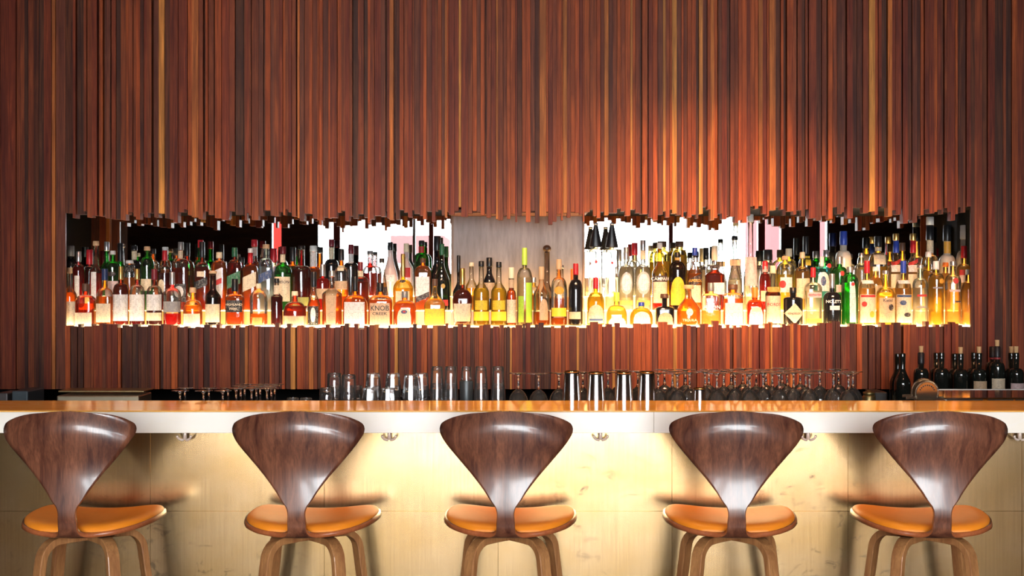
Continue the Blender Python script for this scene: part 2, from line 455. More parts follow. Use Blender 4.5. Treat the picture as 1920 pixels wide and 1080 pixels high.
LOW = """122 611 o;132 612 k;137 612.5 d;144 608 d;150 614 k;156 612 m;170 607.5 m;174 611 r;185 606 r;193 607.5 p;200 608 r;210 608 r;221 615 o;227 610.6 k;236 612 d;247 608 k;258 612.5 d;267 612.5 d;276 610 d;283 610.6 r;290 610.6 o;299 608 k;306 609 m;320 611 o;332 614 d;345 612 p;353 615 d;361 616 m;365 613 d;372 614 r;381 609 k;393 614 r;400 615 p;405 608 r;412 615.6 m;422 611 m;433 616 d;440 610.6 r;448 614 k;459 611 l;465 610 m;473 612 o;485 613 p;495 613 d;505 613 m;514.5 606 p;523 614 d;528 616 o;534 614 k;537 607.5 d;545 614 L;554 612 d;557 611 o;570 614 m;579 612.5 l;588 615 m;595 617.5 k;602 614 o;610 609 r;618 615 r;627 614 p;637 611 m;644 612 d;646 607 d;654 614 o;664 607.5 r;672 617 p;682 611 m;688 613 k;692 610 m;702 609 l;710 615 p;718 616 r;727 611 k;731 616 r;740 614.5 L;746 615 d;758 615 p;767 614 o;774 608 k;781 616 r;790 610 o;801 616 r;811 611 l;821 611 p;835 607 o;840 615 m;849 612.5 k;858 608 r;868 613 o;874 609 m;882 614.5 d;890 614.5 m;898 611 o;906 609 m;920 616 d;924 612.5 r;936 610 m;945 614 d;950 612.5 k;956 615.6 L;960 614 r;966 610 m;980 607.5 k;985 606 r;995 614 d;1003 609 k;1010 605.6 d;1020 614 k;1033 612 o;1040 615.6 o;1052 611 m;1060 614 o;1067 612.5 m;1081 614 L;1086 615.6 p;1100 610 m;1107 604 m;1122 608 o;1130 612.5 r;1136 608 r;1148 612.5 L;1153 606 r;1163 614 m;1177 615 l;1179 615 m;1187 607 o;1202 608 o;1210 607.5 o;1222 614 p;1234 604 o;1252 609 o;1262 615.6 L;1269 612.5 o;1281 609 d;1288 611 o;1296 612 d;1307 614 o;1313 608 p;1321 607.5 o;1329 613 o;1337 602 r;1348 610 m;1354 615.6 m;1362 609 o;1369 617 d;1375 610.6 o;1381 614 p;1390 610.6 o;1403 612.5 l;1409 609 r;1424 615.6 r;1434 607 o;1444 604 L;1448 614 r;1460 614 r;1467 608 r;1474 611 r;1481 608 l;1488 606 r;1495 609 o;1502 610 r;1516 612.5 p;1527 611 r;1537 605.6 p;1548 606 r;1560 603 k;1568 603 d;1577 612.5 p;1586 612.5 r;1594 607 d;1607 608 o;1617 611 k;1629 610 d;1637 611 d;1644 613 d;1652 605 m;1660 609 d;1668 609 m;1677 605 d;1690 612.5 k;1693 609 o;1706 609 m;1718 612.5 r;1727 612.5 r;1736 603 r;1743 613 d;1755 609 r;1763 612.5 d;1771 608 r;1784 604 r;1791 607 o;1797 610 d;1806 613 d;1822 0 d"""
slat_m = slat_material()
_bm = bmesh.new(); add_box(_bm, -.5, .5, -.5, .5, -.5, .5)
slat_me = bpy.data.meshes.new('slat'); _bm.to_mesh(slat_me); _bm.free(); slat_me.materials.append(slat_m)
rs = random.Random(4)
def put_slat(x0, x1, zb, zt, code, parent):
    X0, X1 = PX(x0, ZW), PX(x1, ZW)
    wd = X1 - X0
    thin = wd < .0115
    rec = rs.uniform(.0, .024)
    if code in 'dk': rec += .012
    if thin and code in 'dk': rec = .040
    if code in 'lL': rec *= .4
    y0 = ZW - .010 + rec
    y1 = 7.472 if not (parent is wall and zb < 1 and (103 < x0 < 105 or 1820 < x0 < 1822)) else 7.425
    o = bpy.data.objects.new('slat', slat_me); col.objects.link(o)
    o.parent = parent
    loc = Vector(((X0 + X1) / 2, (y0 + y1) / 2, (zb + zt) / 2))
    o.location = loc - parent.location
    o.scale = (max(wd - .0012, .004), y1 - y0, zt - zb)
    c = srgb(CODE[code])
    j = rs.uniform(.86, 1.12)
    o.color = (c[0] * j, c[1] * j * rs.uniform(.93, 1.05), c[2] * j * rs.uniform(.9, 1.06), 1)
up = [t.split() for t in UP.split(';')]
for a, b in zip(up, up[1:]):
    put_slat(float(a[0]), float(b[0]), PZ(float(a[1]), ZW), CEIL - .002, a[2], wall)
for S in (LEFT, RIGHT):
    l = [t.split() for t in S.split(';')]
    for a, b in zip(l, l[1:]):
        put_slat(float(a[0]), float(b[0]), SLATLOW, CEIL - .002, a[1], wall)
lo = [t.split() for t in LOW.split(';')]
for a, b in zip(lo, lo[1:]):
    put_slat(float(a[0]), float(b[0]), SLATLOW, PZ(float(a[1]), ZW), a[2], lower)

# ------------------------------------------------------------------ lit stepped shelf
T_Y = {1: 7.545, 2: 7.675, 3: 7.80}
T_Z = {1: 1.257, 2: 1.332, 3: 1.407}
shelf = empty('lit_shelf', (0, 7.68, NBOT))
tag(shelf, 'glowing stepped acrylic bottle shelf in the wall niche', 'shelf')
def acrylic(name, base, c, e):
    m = emit(name, c, e); m.node_tree.nodes['Principled BSDF'].inputs['Base Color'].default_value = base + (1,)
    return m
sections = [(-2.44, PX(848, 7.7), acrylic('lit_acrylic_left', (.85, .75, .6), (1.0, .72, .40), 11.0), acrylic('riser_left', (.30, .10, .03), (1.0, .34, .07), 1.0)),
            (PX(848, 7.7), PX(1096, 7.7), acrylic('lit_acrylic_middle', (.85, .7, .45), (1.0, .58, .16), 5.0), acrylic('riser_middle', (.30, .10, .03), (1.0, .38, .08), .40)),
            (PX(1096, 7.7), 2.44, acrylic('lit_acrylic_right', (.85, .75, .6), (1.0, .68, .30), 18.0), acrylic('riser_right', (.40, .18, .05), (1.0, .50, .14), 2.6))]
steps = [(1, 7.474, 7.61), (2, 7.61, 7.74), (3, 7.74, 7.855)]
for xa, xb, gt, gr in sections:
    for t, y0, y1 in steps:
        o = box('tread', xa + .0005, xb - .0005, y0, y1, T_Z[t] - .009, T_Z[t] - .0005, gt, None, .001)
        o.parent = shelf; o.matrix_parent_inverse = Matrix.Translation(-shelf.location)
        if t > 1:
            o = box('riser', xa + .0005, xb - .0005, y0 - .006, y0 - .0002, T_Z[t - 1], T_Z[t], gr, None)
            o.parent = shelf; o.matrix_parent_inverse = Matrix.Translation(-shelf.location)

# ================================================================== BOTTLES
CAPS = {'black': ((.012, .012, .014), .35, 0), 'gold': ((.75, .50, .16), .3, .9), 'red': ((.50, .02, .03), .35, .1),
        'maroon': ((.16, .015, .025), .4, .1), 'blue': ((.03, .07, .42), .35, .1), 'navy': ((.02, .04, .12), .4, .1),
        'white': ((.8, .78, .74), .4, 0), 'silver': ((.62, .62, .64), .3, .85), 'tan': ((.62, .40, .22), .6, 0),
        'brown': ((.10, .045, .025), .5, 0), 'orange': ((.85, .22, .03), .4, 0), 'lime': ((.50, .72, .08), .4, 0),
        'cream': ((.80, .68, .46), .5, 0), 'green': ((.02, .12, .06), .4, 0), 'grey': ((.25, .25, .25), .4, .4)}
GLS = {'clear': (.96, .97, .96), 'green': (.16, .62, .20), 'darkgreen': (.05, .16, .06), 'amber': (.80, .42, .12),
       'brown': (.30, .12, .04), 'yellow': (.95, .88, .45), 'teal': (.25, .72, .78), 'blue': (.70, .82, .95), 'smoke': (.55, .5, .48)}
OPQ = {'black': ((.010, .010, .012), .12), 'pink': ((.78, .60, .56), .3), 'frosted': ((.74, .64, .50), .5), 'peachglow': ((.85, .55, .32), .4)}
LIQ = {'amber': (.98, .42, .06), 'orange': (1.0, .50, .10), 'darkamber': (.62, .14, .02), 'red': (.80, .07, .03), 'gold': (1.0, .74, .20),
       'clear': (.99, .96, .88), 'darkred': (.38, .03, .02), 'yellow': (1.0, .86, .22), 'peachglow': (1.0, .72, .36), 'brown': (.30, .09, .02),  # peach also paints the shelf's orange glow into clear spirits
       'green': (.30, .70, .20)}
LBL = {'cream': (.92, .76, .54), 'white': (.94, .90, .88), 'tan': (.74, .52, .32), 'black': (.02, .02, .022), 'yellow': (.92, .66, .05),
       'grey': (.30, .30, .32), 'blue': (.05, .09, .22), 'green': (.05, .20, .10), 'olive': (.42, .40, .10), 'red': (.65, .05, .05),
       'lime': (.45, .75, .06), 'orange': (.90, .45, .06), 'aqua': (.60, .85, .82), 'pink': (.82, .60, .58), 'silver': (.6, .6, .6), 'gold': (.70, .45, .12),
       'dark': (.05, .035, .035)}
BNAME = {'clear': 'clear', 'green': 'green', 'darkgreen': 'dark green', 'amber': 'amber', 'brown': 'brown', 'yellow': 'yellow', 'teal': 'teal',
         'blue': 'pale blue', 'smoke': 'smoky', 'black': 'black', 'pink': 'pink', 'frosted': 'frosted', 'peachglow': 'peachglow'}
LNAME = {'amber': 'amber', 'orange': 'orange', 'darkamber': 'dark amber', 'red': 'red', 'gold': 'golden', 'clear': 'clear', 'darkred': 'dark red',
         'yellow': 'yellow', 'peachglow': 'peachglow', 'brown': 'brown', 'green': 'green'}
def capm(n):
    c, r, mt = CAPS[n]
    return plain('cap_' + n, c + (1,), r, mt)
def inkm(c): return plain('ink_%s' % c, LBL[c] + (1,), .5)

def bottle_profile(r, rn, zb, zs, zc, style, dr):
    sq = {'s': 5.0, 'f': 4.0}.get(style[0], 2.0)
    sh = style[1] if len(style) > 1 else 'r'
    def P4(rad, z):
        k = (rad - rn) / max(r - rn, 1e-5); k = min(max(k, 0), 1)
        return (rad, z, 2 + (sq - 2) * k, rn + (rad - rn) * dr if rad > rn else rad)
    pr = []
    if sh == 'c':            # cone: widens from the neck to the foot
        pr = [P4(r * .92, 0), P4(r, .004), P4(r * .98, zb * .4)]
        for i in range(7):
            t = i / 6
            pr.append(P4(r * .95 + (rn - r * .95) * t ** .85, zb * .55 + (zs - zb * .55) * t))
    else:
        pr = [P4(r * .90, 0), P4(r * .985, .003), P4(r, .007)]
        if sh == 't': pr = [P4(r * .80, 0), P4(r * .84, .004)]
        for i in range(9):
            t = i / 8
            if sh in 'rt':
                a = t * PI / 2
                rad = rn + (r - rn) * math.cos(a) ** .9 if t < 1 else rn
                z = zb + (zs - zb) * math.sin(a)
            else:            # 's' sloping S curve
                k = t * t * (3 - 2 * t)
                rad = r + (rn - r) * k; z = zb + (zs - zb) * t
            pr.append(P4(rad, z))
    pr.append(P4(rn, zc + .001))
    return pr, sq
def prof_at(pr, z):
    for a, b in zip(pr, pr[1:]):
        if a[1] <= z <= b[1] and b[1] > a[1]:
            t = (z - a[1]) / (b[1] - a[1])
            return tuple(a[i] + (b[i] - a[i]) * t for i in range(4))
    return pr[-1] if z > pr[-1][1] else pr[2]
def surf_y(pr, x, z, off=.0014):
    r, _, n, d = prof_at(pr, z)
    q = min(abs(x) / r, .985)
    return -(d * (1 - q ** n) ** (1 / n)) - off
def make_label(root, pr, s, base_y, spec, idx):
    y0, y1, hw, cname = spec[:4]
    shape = spec[4] if len(spec) > 4 else 'rect'
    dx = spec[5] if len(spec) > 5 else 0.0
    z1, z0 = (base_y - y0) * s, (base_y - y1) * s
    lw_ = hw * s
    bm = bmesh.new(); nu, nv = 12, 5
    grid = []
    for j in range(nv + 1):
        v = j / nv; row = []
        for i in range(nu + 1):
            u = -1 + 2 * i / nu
            lo_, hi_ = z0, z1
            mid, hh = (z0 + z1) / 2, (z1 - z0) / 2
            if shape == 'dome': hi_ = z1 - (z1 - z0) * .5 * (1 - math.sqrt(max(0, 1 - u * u)))
            elif shape == 'oval': lo_, hi_ = mid - hh * math.sqrt(max(0, 1 - u * u)), mid + hh * math.sqrt(max(0, 1 - u * u))
            elif shape == 'diamond': lo_, hi_ = mid - hh * (1 - abs(u)), mid + hh * (1 - abs(u))
            x = u * lw_ + dx * s
            z = lo_ + (hi_ - lo_) * v
            if shape == 'trap': x = u * lw_ * (.82 + .18 * v) + dx * s
            if shape == 'slant': z += u * lw_ * .45
            z = max(z, .004)
            row.append(bm.verts.new((x, surf_y(pr, x, z, .0016 + .0006 * idx), z)))
        grid.append(row)
    for j in range(nv):
        for i in range(nu):
            try: bm.faces.new((grid[j][i], grid[j][i + 1], grid[j + 1][i + 1], grid[j + 1][i]))
            except ValueError: pass
    bmesh.ops.remove_doubles(bm, verts=bm.verts, dist=1e-5)
    ink = (.75, .70, .6) if cname in ('black', 'dark', 'blue', 'green', 'grey') else (.16, .09, .06)
    m = label_mat('label_' + cname, LBL[cname], ink) if shape != 'plain' else inkm(cname)
    return from_bm('label', bm, m, root, None, True)

rows = {1: [], 2: [], 3: []}
def bottle(x, T, ytop, ycap, ysh, ybody, hw, nhw, style, glass, liq, yliq, cap, labels=(), dr=1.0, texts=(), cap2=None, capw=1.12, what=None):
    Z = T_Y[T]; s = Z / F
    base_y = HOR + (EYE - T_Z[T]) / s
    r, rn = hw * s, nhw * s
    if r > .052 and dr == 1.0: dr = .052 / r
    zb, zs, zc, zt = [(base_y - y) * s for y in (ybody, ysh, ycap, ytop)]
    root = empty('bottle', (PX(x, Z), Z, T_Z[T]))
    pr, sq = bottle_profile(r, rn, zb, zs, zc, style, dr)
    seg = 20 if sq < 3 else 28
    if glass in OPQ:
        c, ro = OPQ[glass]
        lathe('glass_body', pr, plain('opaque_' + glass, c + (1,), ro, 0, .6), root, seg=seg)
    else:
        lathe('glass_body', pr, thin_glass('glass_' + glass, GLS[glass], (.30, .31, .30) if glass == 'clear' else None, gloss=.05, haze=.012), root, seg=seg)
        if liq:
            zl = min((base_y - yliq) * s, zc)
            lp = [(0, .006, 2, 0)]
            for p in pr:
                if p[1] < .006: continue
                if p[1] >= zl: break
                lp.append((max(p[0] - .003, .002), p[1], p[2], max(p[3] - .003, .002)))
            e = prof_at(pr, zl)
            a0 = prof_at(pr, .0065)
            lp.insert(1, (max(a0[0] - .004, .002), .0062, a0[2], max(a0[3] - .004, .002)))
            lp.append((max(e[0] - .003, .002), zl, e[2], max(e[3] - .003, .002)))
            lp.append((0, zl, 2, 0))
            lathe('liquid', lp, liquid_mat('liquid_' + liq, LIQ[liq]), root, seg=seg)
    if cap:
        rc = rn * capw
        if cap2:          # two-tone cap: lower sleeve and upper piece
            c2, yc2 = cap2
            zm = (base_y - yc2) * s
            lathe('neck_sleeve', [(rn * 1.1, zc - .001), (rn * 1.12, zc + .002), (rn * 1.06, zm)], capm(c2), root, seg=16)
            lathe('cap', [(rc * .98, zm), (rc, zm + .002), (rc, zt - .003), (rc * .88, zt)], capm(cap), root, seg=16)
        elif what == 'ball':
            zm = (zc + zt) / 2; h = (zt - zc) / 2
            lathe('stopper', [(rn * .9, zc - .001)] + [(max(rc * math.cos(a), .0005), zm + h * math.sin(a)) for a in [-1.2 + .3 * i for i in range(10)]], capm(cap), root, seg=16)
        elif what == 'cone':
            lathe('cone_cap', [(r * .98, zc - .001, 2.5), (r * .99, zc + .003, 2.5), (rn * .9, zt - .016), (rn * .9, zt - .012)], capm('black'), root, seg=20)
            lathe('knob', [(rn * .9, zt - .0125), (rn * 1.05, zt - .009), (rn * .95, zt - .003), (rn * .5, zt)], capm('silver'), root, seg=16)
        else:
            pc = [(rc * .97, zc - .001), (rc, zc + .002)]
            if zt - zc > .012: pc += [(rc * 1.0, zc + (zt - zc) * .55), (rc * .97, zc + (zt - zc) * .57)]
            pc += [(rc * .97, zt - .003), (rc * .85, zt)]
            lathe('cap', pc, capm(cap), root, seg=16)
    for i, L in enumerate(labels): make_label(root, pr, s, base_y, L, i)
    for (t, y, size, c, sx) in texts:
        zc_ = (base_y - y) * s
        text_obj('lettering', t, size * s, inkm(c), root, lambda a, b: Vector((a, surf_y(pr, a, max(zc_ + b, .004), .0042), zc_ + b)), sx, .0002)
    body = (BNAME[glass] if glass not in ('clear',) else (LNAME[liq] if liq and liq != 'clear' else 'clear'))
    shp = {'s': 'square', 'f': 'flask'}.get(style[0], 'round')
    hgt = zt
    shp = ('squat ' if hgt < .20 else 'tall ' if hgt > .33 else '') + (shp if shp != 'round' else '')
    rows[T].append((x, root, shp.strip(), body, cap or 'no', labels[0][3] if labels else None))
    return root
B = bottle
# ---- front row (tier 1)
B(131, 1, 501.6, 512, 535, 556, 13, 4.5, 'rs', 'clear', 'orange', 548, 'tan', [(565, 608, 11.5, 'cream')])
B(160.5, 1, 531.7, 546, 553, 566, 17, 6, 'sr', 'clear', 'darkamber', 569, 'brown', [(586, 609, 15.5, 'cream')])
B(196.7, 1, 504, 525.6, 540, 560, 14.3, 5.3, 'sr', 'clear', 'orange', 556, 'navy', [(569, 604, 13.5, 'cream')])
B(226.5, 1, 499.6, 524, 531, 545, 14.4, 4, 'rr', 'clear', 'darkamber', 535, 'gold', [(552, 601.5, 14, 'white')])
B(257.3, 1, 504, 524, 534, 552, 14.4, 4, 'rr', 'clear', 'darkred', 590, 'gold', [(552, 601.5, 14, 'white')])
B(289.5, 1, 504.5, 524.4, 536, 550, 14.6, 5, 'rr', 'clear', 'brown', 566, 'maroon', [(552, 582, 14.2, 'white'), (586, 601, 14.2, 'cream')])
B(323, 1, 510, 534, 540, 556, 16.5, 4.5, 'rr', 'clear', 'red', 588, 'silver', [(565, 585, 16, 'grey')])
B(361.5, 1, 539, 548.5, 562, 582, 18, 5.4, 'rr', 'clear', 'orange', 572, 'tan', [(588, 610, 15.5, 'cream')])
B(399.5, 1, 507.6, 512.5, 540, 558, 14.5, 5.5, 'rs', 'brown', 'brown', 552, 'tan', [(570, 604, 13.5, 'cream')], capw=1.3)
B(440.5, 1, 523, 546, 551, 560, 16.8, 5.5, 'fr', 'clear', 'amber', 557, 'black', [(563, 585, 15.5, 'black')], dr=.7,
  texts=[('HIGHLAND', 571, 6.2, 'cream', 1.0), ('PARK', 579, 6.2, 'cream', 1.0)])
B(485, 1, 531.7, 541, 544, 562, 16.5, 4.3, 'rr', 'clear', 'orange', 588, 'cream', [(595, 610, 9, 'olive')])
B(519, 1, 522, 530, 548, 558, 11, 4.2, 'rs', 'clear', 'darkred', 556, 'black', [(535, 552, 5, 'cream')])
B(552.8, 1, 546, 554, 566, 586, 21.5, 5.5, 'rr', 'clear', 'darkamber', 574, 'cream', [(592, 609, 21.3, 'tan')], dr=.82)
B(588.5, 1, 509.5, 538, 545, 575, 12, 4.6, 'rs', 'clear', 'amber', 562, 'black', [(574, 609, 9.5, 'black'), (576, 604, 5, 'white', 'oval')])
B(622.5, 1, 507.6, 518, 538, 552, 18.5, 5.2, 'rs', 'clear', 'amber', 556, 'silver', [(541, 609, 10.5, 'tan', 'trap')])
B(666, 1, 518, 546, 553, 572, 22.3, 4.6, 'fr', 'clear', 'amber', 560, 'black', [(566, 609, 19, 'white')], dr=.7)
B(713.3, 1, 530, 547, 553, 566, 22.3, 5.6, 'fr', 'clear', 'amber', 562, 'black', [(568, 609.5, 18.5, 'tan')], dr=.62,
  texts=[('KNOB', 578, 13.5, 'black', .92), ('CREEK', 588, 7.5, 'black', 1.25)])
B(759, 1, 546, 558, 563, 578, 21, 5.5, 'fr', 'clear', 'amber', 568, 'grey', [(577, 609, 13, 'cream', 'dome'), (581, 588, 6, 'blue', 'oval'), (582.5, 586, 3, 'red', 'oval')], dr=.75)
B(815.3, 1, 523, 536.5, 548, 572, 19.5, 4.8, 'fs', 'clear', 'gold', 560, 'brown', [(578.6, 609.5, 18, 'yellow')], dr=.66)
B(867.2, 1, 503, 534, 543, 564, 18.5, 4.6, 'ft', 'clear', 'darkamber', 540, 'gold', [(569, 602.6, 18, 'cream', 'trap')], dr=.7)
B(902.5, 1, 489.5, 500, 527, 548, 14.8, 4.8, 'rs', 'clear', 'yellow', 540, 'black', [(563, 581, 11.5, 'yellow'), (584, 601, 14, 'yellow', 'plain')])
B(935.3, 1, 491, 501.5, 527, 548, 14.8, 4.8, 'rs', 'clear', 'yellow', 540, 'black', [(563, 581, 11.5, 'yellow'), (584, 601, 14, 'yellow', 'plain')])
B(958.8, 1, 501.5, 522, 544, 556, 9.0, 5.2, 'rr', 'clear', 'amber', 535, 'cream', [(561.7, 605, 8.6, 'cream'), (524, 540, 5.2, 'tan')])
B(983.5, 1, 464.7, 496.7, 502, 524, 14.6, 4.6, 'rr', 'clear', 'clear', 520, 'lime', [(530, 604, 5.5, 'lime', 'plain', 8.3), (555, 604, 5.0, 'lime', 'rect', -6.5)])
B(1015.3, 1, 500, 524, 528, 556, 15.5, 4.8, 'rs', 'clear', 'orange', 585, 'tan', [(560, 600, 8, 'tan', 'dome', 4)])
B(1048, 1, 486, 505, 520, 540, 15, 4.5, 'rr', 'clear', 'orange', 596, 'tan', [(537, 552, 9, 'orange', 'oval'), (577, 593, 13.5, 'yellow', 'plain')])
B(1079.5, 1, 494, 515, 524, 548, 13.6, 4.6, 'rr', 'black', None, 0, 'red', [(584.5, 598, 10.5, 'cream', 'rect', -2)])
B(1117, 1, 520, 541, 548, 568, 16, 4.4, 'rr', 'yellow', 'yellow', 556, 'red', [(571, 606, 14.8, 'cream', 'dome'), (591, 597.5, 12.5, 'pink'), (597.5, 601, 12.5, 'blue', 'plain')])
B(1156, 1, 548, 565, 572, 592, 19, 5, 'sr', 'clear', 'gold', 576, 'lime', [(594, 610, 15.5, 'white', 'dome')])
B(1202.5, 1, 566.6, 574, 577, 597, 21.5, 5.2, 'rr', 'clear', 'gold', 580, 'blue', [(584, 610, 15.5, 'white', 'dome')], dr=.8)
B(1246, 1, 551, 559, 574, 580, 17.5, 5, 'sr', 'black', None, 0, 'brown', [(586, 608, 13.5, 'tan', 'dome')], capw=1.6)
B(1291, 1, 534, 541, 552, 582, 22, 5.2, 'rs', 'clear', 'orange', 560, 'tan', [(578, 592, 6.5, 'white', 'oval')], capw=1.8, dr=.8,
  texts=[('TEQUILA', 600, 6.0, 'cream', 1.1)])
B(1333, 1, 530, 546, 550, 560, 18, 5.5, 'fr', 'clear', 'peachglow', 582, 'grey', [], dr=.75, texts=[('AVIÓN', 576, 9.5, 'white', 1.1)])
B(1374, 1, 533, 543, 549, 556, 18.6, 8.5, 'sr', 'clear', 'amber', 560, 'brown', [(568, 609, 16.5, 'white')], dr=.85)
B(1415.4, 1, 539, 558, 562, 576, 15.6, 5.2, 'sr', 'amber', 'amber', 566, 'orange', [(574, 608, 13, 'white', 'dome'), (576, 584, 9, 'cream')])
B(1449.4, 1, 498, 512, 535, 552, 14.4, 4.8, 'rs', 'clear', 'brown', 545, 'cream', [(554.5, 606, 13.6, 'cream'), (538, 547.5, 11, 'gold')], texts=[('FORDS', 571, 8.0, 'red', 1.0)])
B(1486.8, 1, 539, 549, 556, 562, 18.3, 5.8, 'rr', 'black', None, 0, 'black', [(568, 607, 18.0, 'cream', 'diamond')], dr=.9, texts=[("HENDRICK'S", 588, 5.0, 'dark', 1.0)])
B(1524.6, 1, 501.6, 519.6, 530, 543, 15.3, 4.4, 'sr', 'clear', 'clear', 545, 'red', [(548, 558, 13.2, 'pink'), (597, 605, 14.5, 'yellow', 'plain')], texts=[('BEEFEATER', 553, 4.8, 'red', 1.0)])  # yellow base band is no label: it paints the glow from the shelf
B(1560.2, 1, 513, 540, 547, 562, 17, 4.6, 'rr', 'black', None, 0, 'silver', [(573, 581, 9.5, 'silver', 'plain', 2)], texts=[("NOLET'S", 565.5, 7.5, 'white', 1.0)])
B(1593.6, 1, 500.3, 511, 514, 530, 15.8, 5.6, 'rr', 'green', 'green', 530, 'silver', [(527, 604, 6, 'aqua', 'dome', 2), (529.5, 536, 3.5, 'red', 'oval', 2)])
B(1625.6, 1, 488.8, 512, 524, 545, 15.6, 5, 'rr', 'clear', 'peachglow', 540, 'red', [(552, 605, 14.5, 'cream'), (525.5, 532, 11, 'white'), (553, 557, 13.5, 'red'), (565, 575, 4.5, 'red', 'oval', -8), (583, 595, 5, 'orange', 'oval', 6)])
B(1660.5, 1, 507, 514, 538, 558, 18, 5, 'rr', 'clear', 'gold', 548, 'silver', [(558, 604, 14.5, 'tan'), (570, 582, 5, 'brown' if 'brown' in LBL else 'dark', 'oval', 6)], texts=[('Ketel', 563, 8.5, 'dark', 1.0)])
B(1693.8, 1, 488.8, 512, 524, 545, 14.9, 5, 'rr', 'clear', 'peachglow', 540, 'blue', [(552, 605, 14.2, 'cream'), (525.5, 532, 11, 'white'), (553, 557, 13.5, 'blue'), (563, 572, 6, 'blue', 'oval', -4), (586, 594, 7, 'dark', 'oval', 4)])
B(1725.5, 1, 496.7, 503, 522, 536, 14.3, 5.6, 'rr', 'clear', 'clear', 540, 'silver', [(552, 556, 9, 'red'), (574, 577, 10, 'grey')])
B(1755, 1, 489.5, 505, 512, 525, 14.4, 5, 'rr', 'clear', 'gold', 520, 'white', [(522, 532, 5, 'orange', 'oval', 7), (538, 541, 9, 'grey')])
B(1786.8, 1, 490, 498, 515, 530, 15.2, 5.4, 'rr', 'clear', 'peachglow', 545, 'silver', [(521, 532, 5.2, 'red', 'oval', 1), (543, 547, 10, 'pink'), (564, 567, 6, 'dark', 'rect', 5)])
B(1815.5, 1, 505, 515, 528, 545, 12.8, 5, 'rr', 'clear', 'peachglow', 530, 'white', [])
# ---- middle row (tier 2)
B(147.5, 2, 471.5, 490.7, 495, 510, 11.5, 4.2, 'rr', 'clear', 'red', 500, 'silver', [(517, 560, 4.5, 'white')])
B(180, 2, 452, 460, 495, 512, 12.5, 4.6, 'rs', 'clear', 'red', 512, 'tan', [(510, 558, 4.8, 'white', 'rect', -1)], capw=1.3)
B(211.5, 2, 470, 477, 490, 502, 14, 4.6, 'rr', 'green', 'green', 510, 'white', [(509.5, 518, 9, 'dark', 'oval'), (527, 560, 12, 'pink')])
B(243, 2, 488, 494, 500, 512, 12.5, 6, 'rr', 'clear', 'orange', 520, 'white', [(496, 510, 9, 'black')], capw=1.25)
B(276, 2, 462, 469.5, 482, 500, 13, 4.6, 'rr', 'green', 'green', 500, 'tan', [(523, 545, 9.5, 'cream')], capw=1.3)
B(309, 2, 469.5, 488, 497, 515, 12.5, 4.4, 'rr', 'clear', 'darkred', 512, 'red', [(524, 550, 7, 'cream', 'oval', -4)])
B(339, 2, 453.4, 469, 484, 503, 15.5, 4.8, 'sr', 'clear', 'darkamber', 502, 'grey', [(532, 566, 13, 'black'), (536, 558, 9, 'white', 'oval'), (470, 484, 4.6, 'cream')])
B(379, 2, 453.4, 483, 492, 510, 13, 4.4, 'sr', 'clear', 'darkamber', 500, 'black', [(524, 540, 12, 'black', 'slant'), (509, 519, 7, 'cream')])
B(411, 2, 472.7, 484, 488, 503, 14, 5.2, 'sr', 'clear', 'amber', 492, 'cream', [(505, 562, 8, 'white', 'slant'), (524, 534, 7.5, 'red', 'slant')])
B(440, 2, 464, 481, 487, 505, 13.3, 4.8, 'sr', 'clear', 'darkamber', 492, 'green', [(513, 537, 12.5, 'green', 'slant')])
B(469.5, 2, 465.5, 493, 496, 508, 13.5, 4.4, 'sr', 'clear', 'amber', 496, 'white', [(515, 542, 12.5, 'cream', 'slant')], cap2=('red', 474))
B(499, 2, 458, 466, 484, 505, 13.5, 5, 'sr', 'blue', 'clear', 500, 'tan', [(510, 526, 12.5, 'blue', 'slant')], capw=1.3)
B(530.5, 2, 462, 476, 496, 512, 16.5, 5.2, 'rr', 'green', 'green', 515, 'maroon', [(519, 565, 14.8, 'cream'), (477, 492, 5, 'cream')], texts=[('JAMESON', 529, 6.4, 'dark', 1.0)])
B(565.3, 2, 460.6, 468, 498, 510, 17.8, 5.8, 'rr', 'clear', 'darkred', 506, 'black', [(557, 573, 15, 'olive')])
B(605, 2, 495, 518, 521, 532, 14.5, 4.8, 'rr', 'clear', 'red', 521, 'silver', [(541, 560, 12, 'tan')])
B(640, 2, 466.7, 488, 500, 512, 14, 5, 'rr', 'clear', 'amber', 530, 'black', [(527, 543, 12, 'tan'), (498, 508, 6, 'cream')])
B(676, 2, 490.7, 506, 518, 532, 16.5, 4.6, 'rr', 'clear', 'darkamber', 528, 'maroon', [(508, 520, 5, 'cream')])
B(716, 2, 484, 492, 502, 545, 15.5, 4.4, 'rc', 'clear', 'pink' if 'pink' in LIQ else 'peachglow', 530, 'black', [(538, 560, 10, 'dark')])
B(755.7, 2, 476, 519.6, 524, 545, 19, 3.8, 'rr', 'yellow', 'gold', 540, 'gold', [(546, 566, 13, 'cream'), (524, 530, 6, 'dark', 'oval')])
B(793, 2, 484, 492, 498, 512, 15.5, 4.8, 'sr', 'clear', 'orange', 500, 'brown', [(519, 556, 13, 'white'), (552, 562, 12.5, 'dark', 'slant')])
B(828.5, 2, 457, 478, 492, 535, 16, 4.2, 'rs', 'darkgreen', 'brown', 560, 'green', [(532, 541, 4, 'gold', 'oval', 3), (562, 573, 12, 'red')])
B(860, 2, 478.7, 510, 528, 550, 11, 3.2, 'rs', 'black', None, 0, 'black', [])
B(884, 2, 492, 499, 520, 540, 11.5, 4.2, 'rs', 'clear', 'gold', 540, 'cream', [])
B(917.5, 2, 483, 500, 510, 532, 12.5, 5.2, 'rs', 'black', None, 0, 'black', [(530, 560, 10, 'tan')])
B(1000.5, 2, 520, 530, 536, 546, 11, 4.5, 'rr', 'clear', 'gold', 550, 'silver', [])
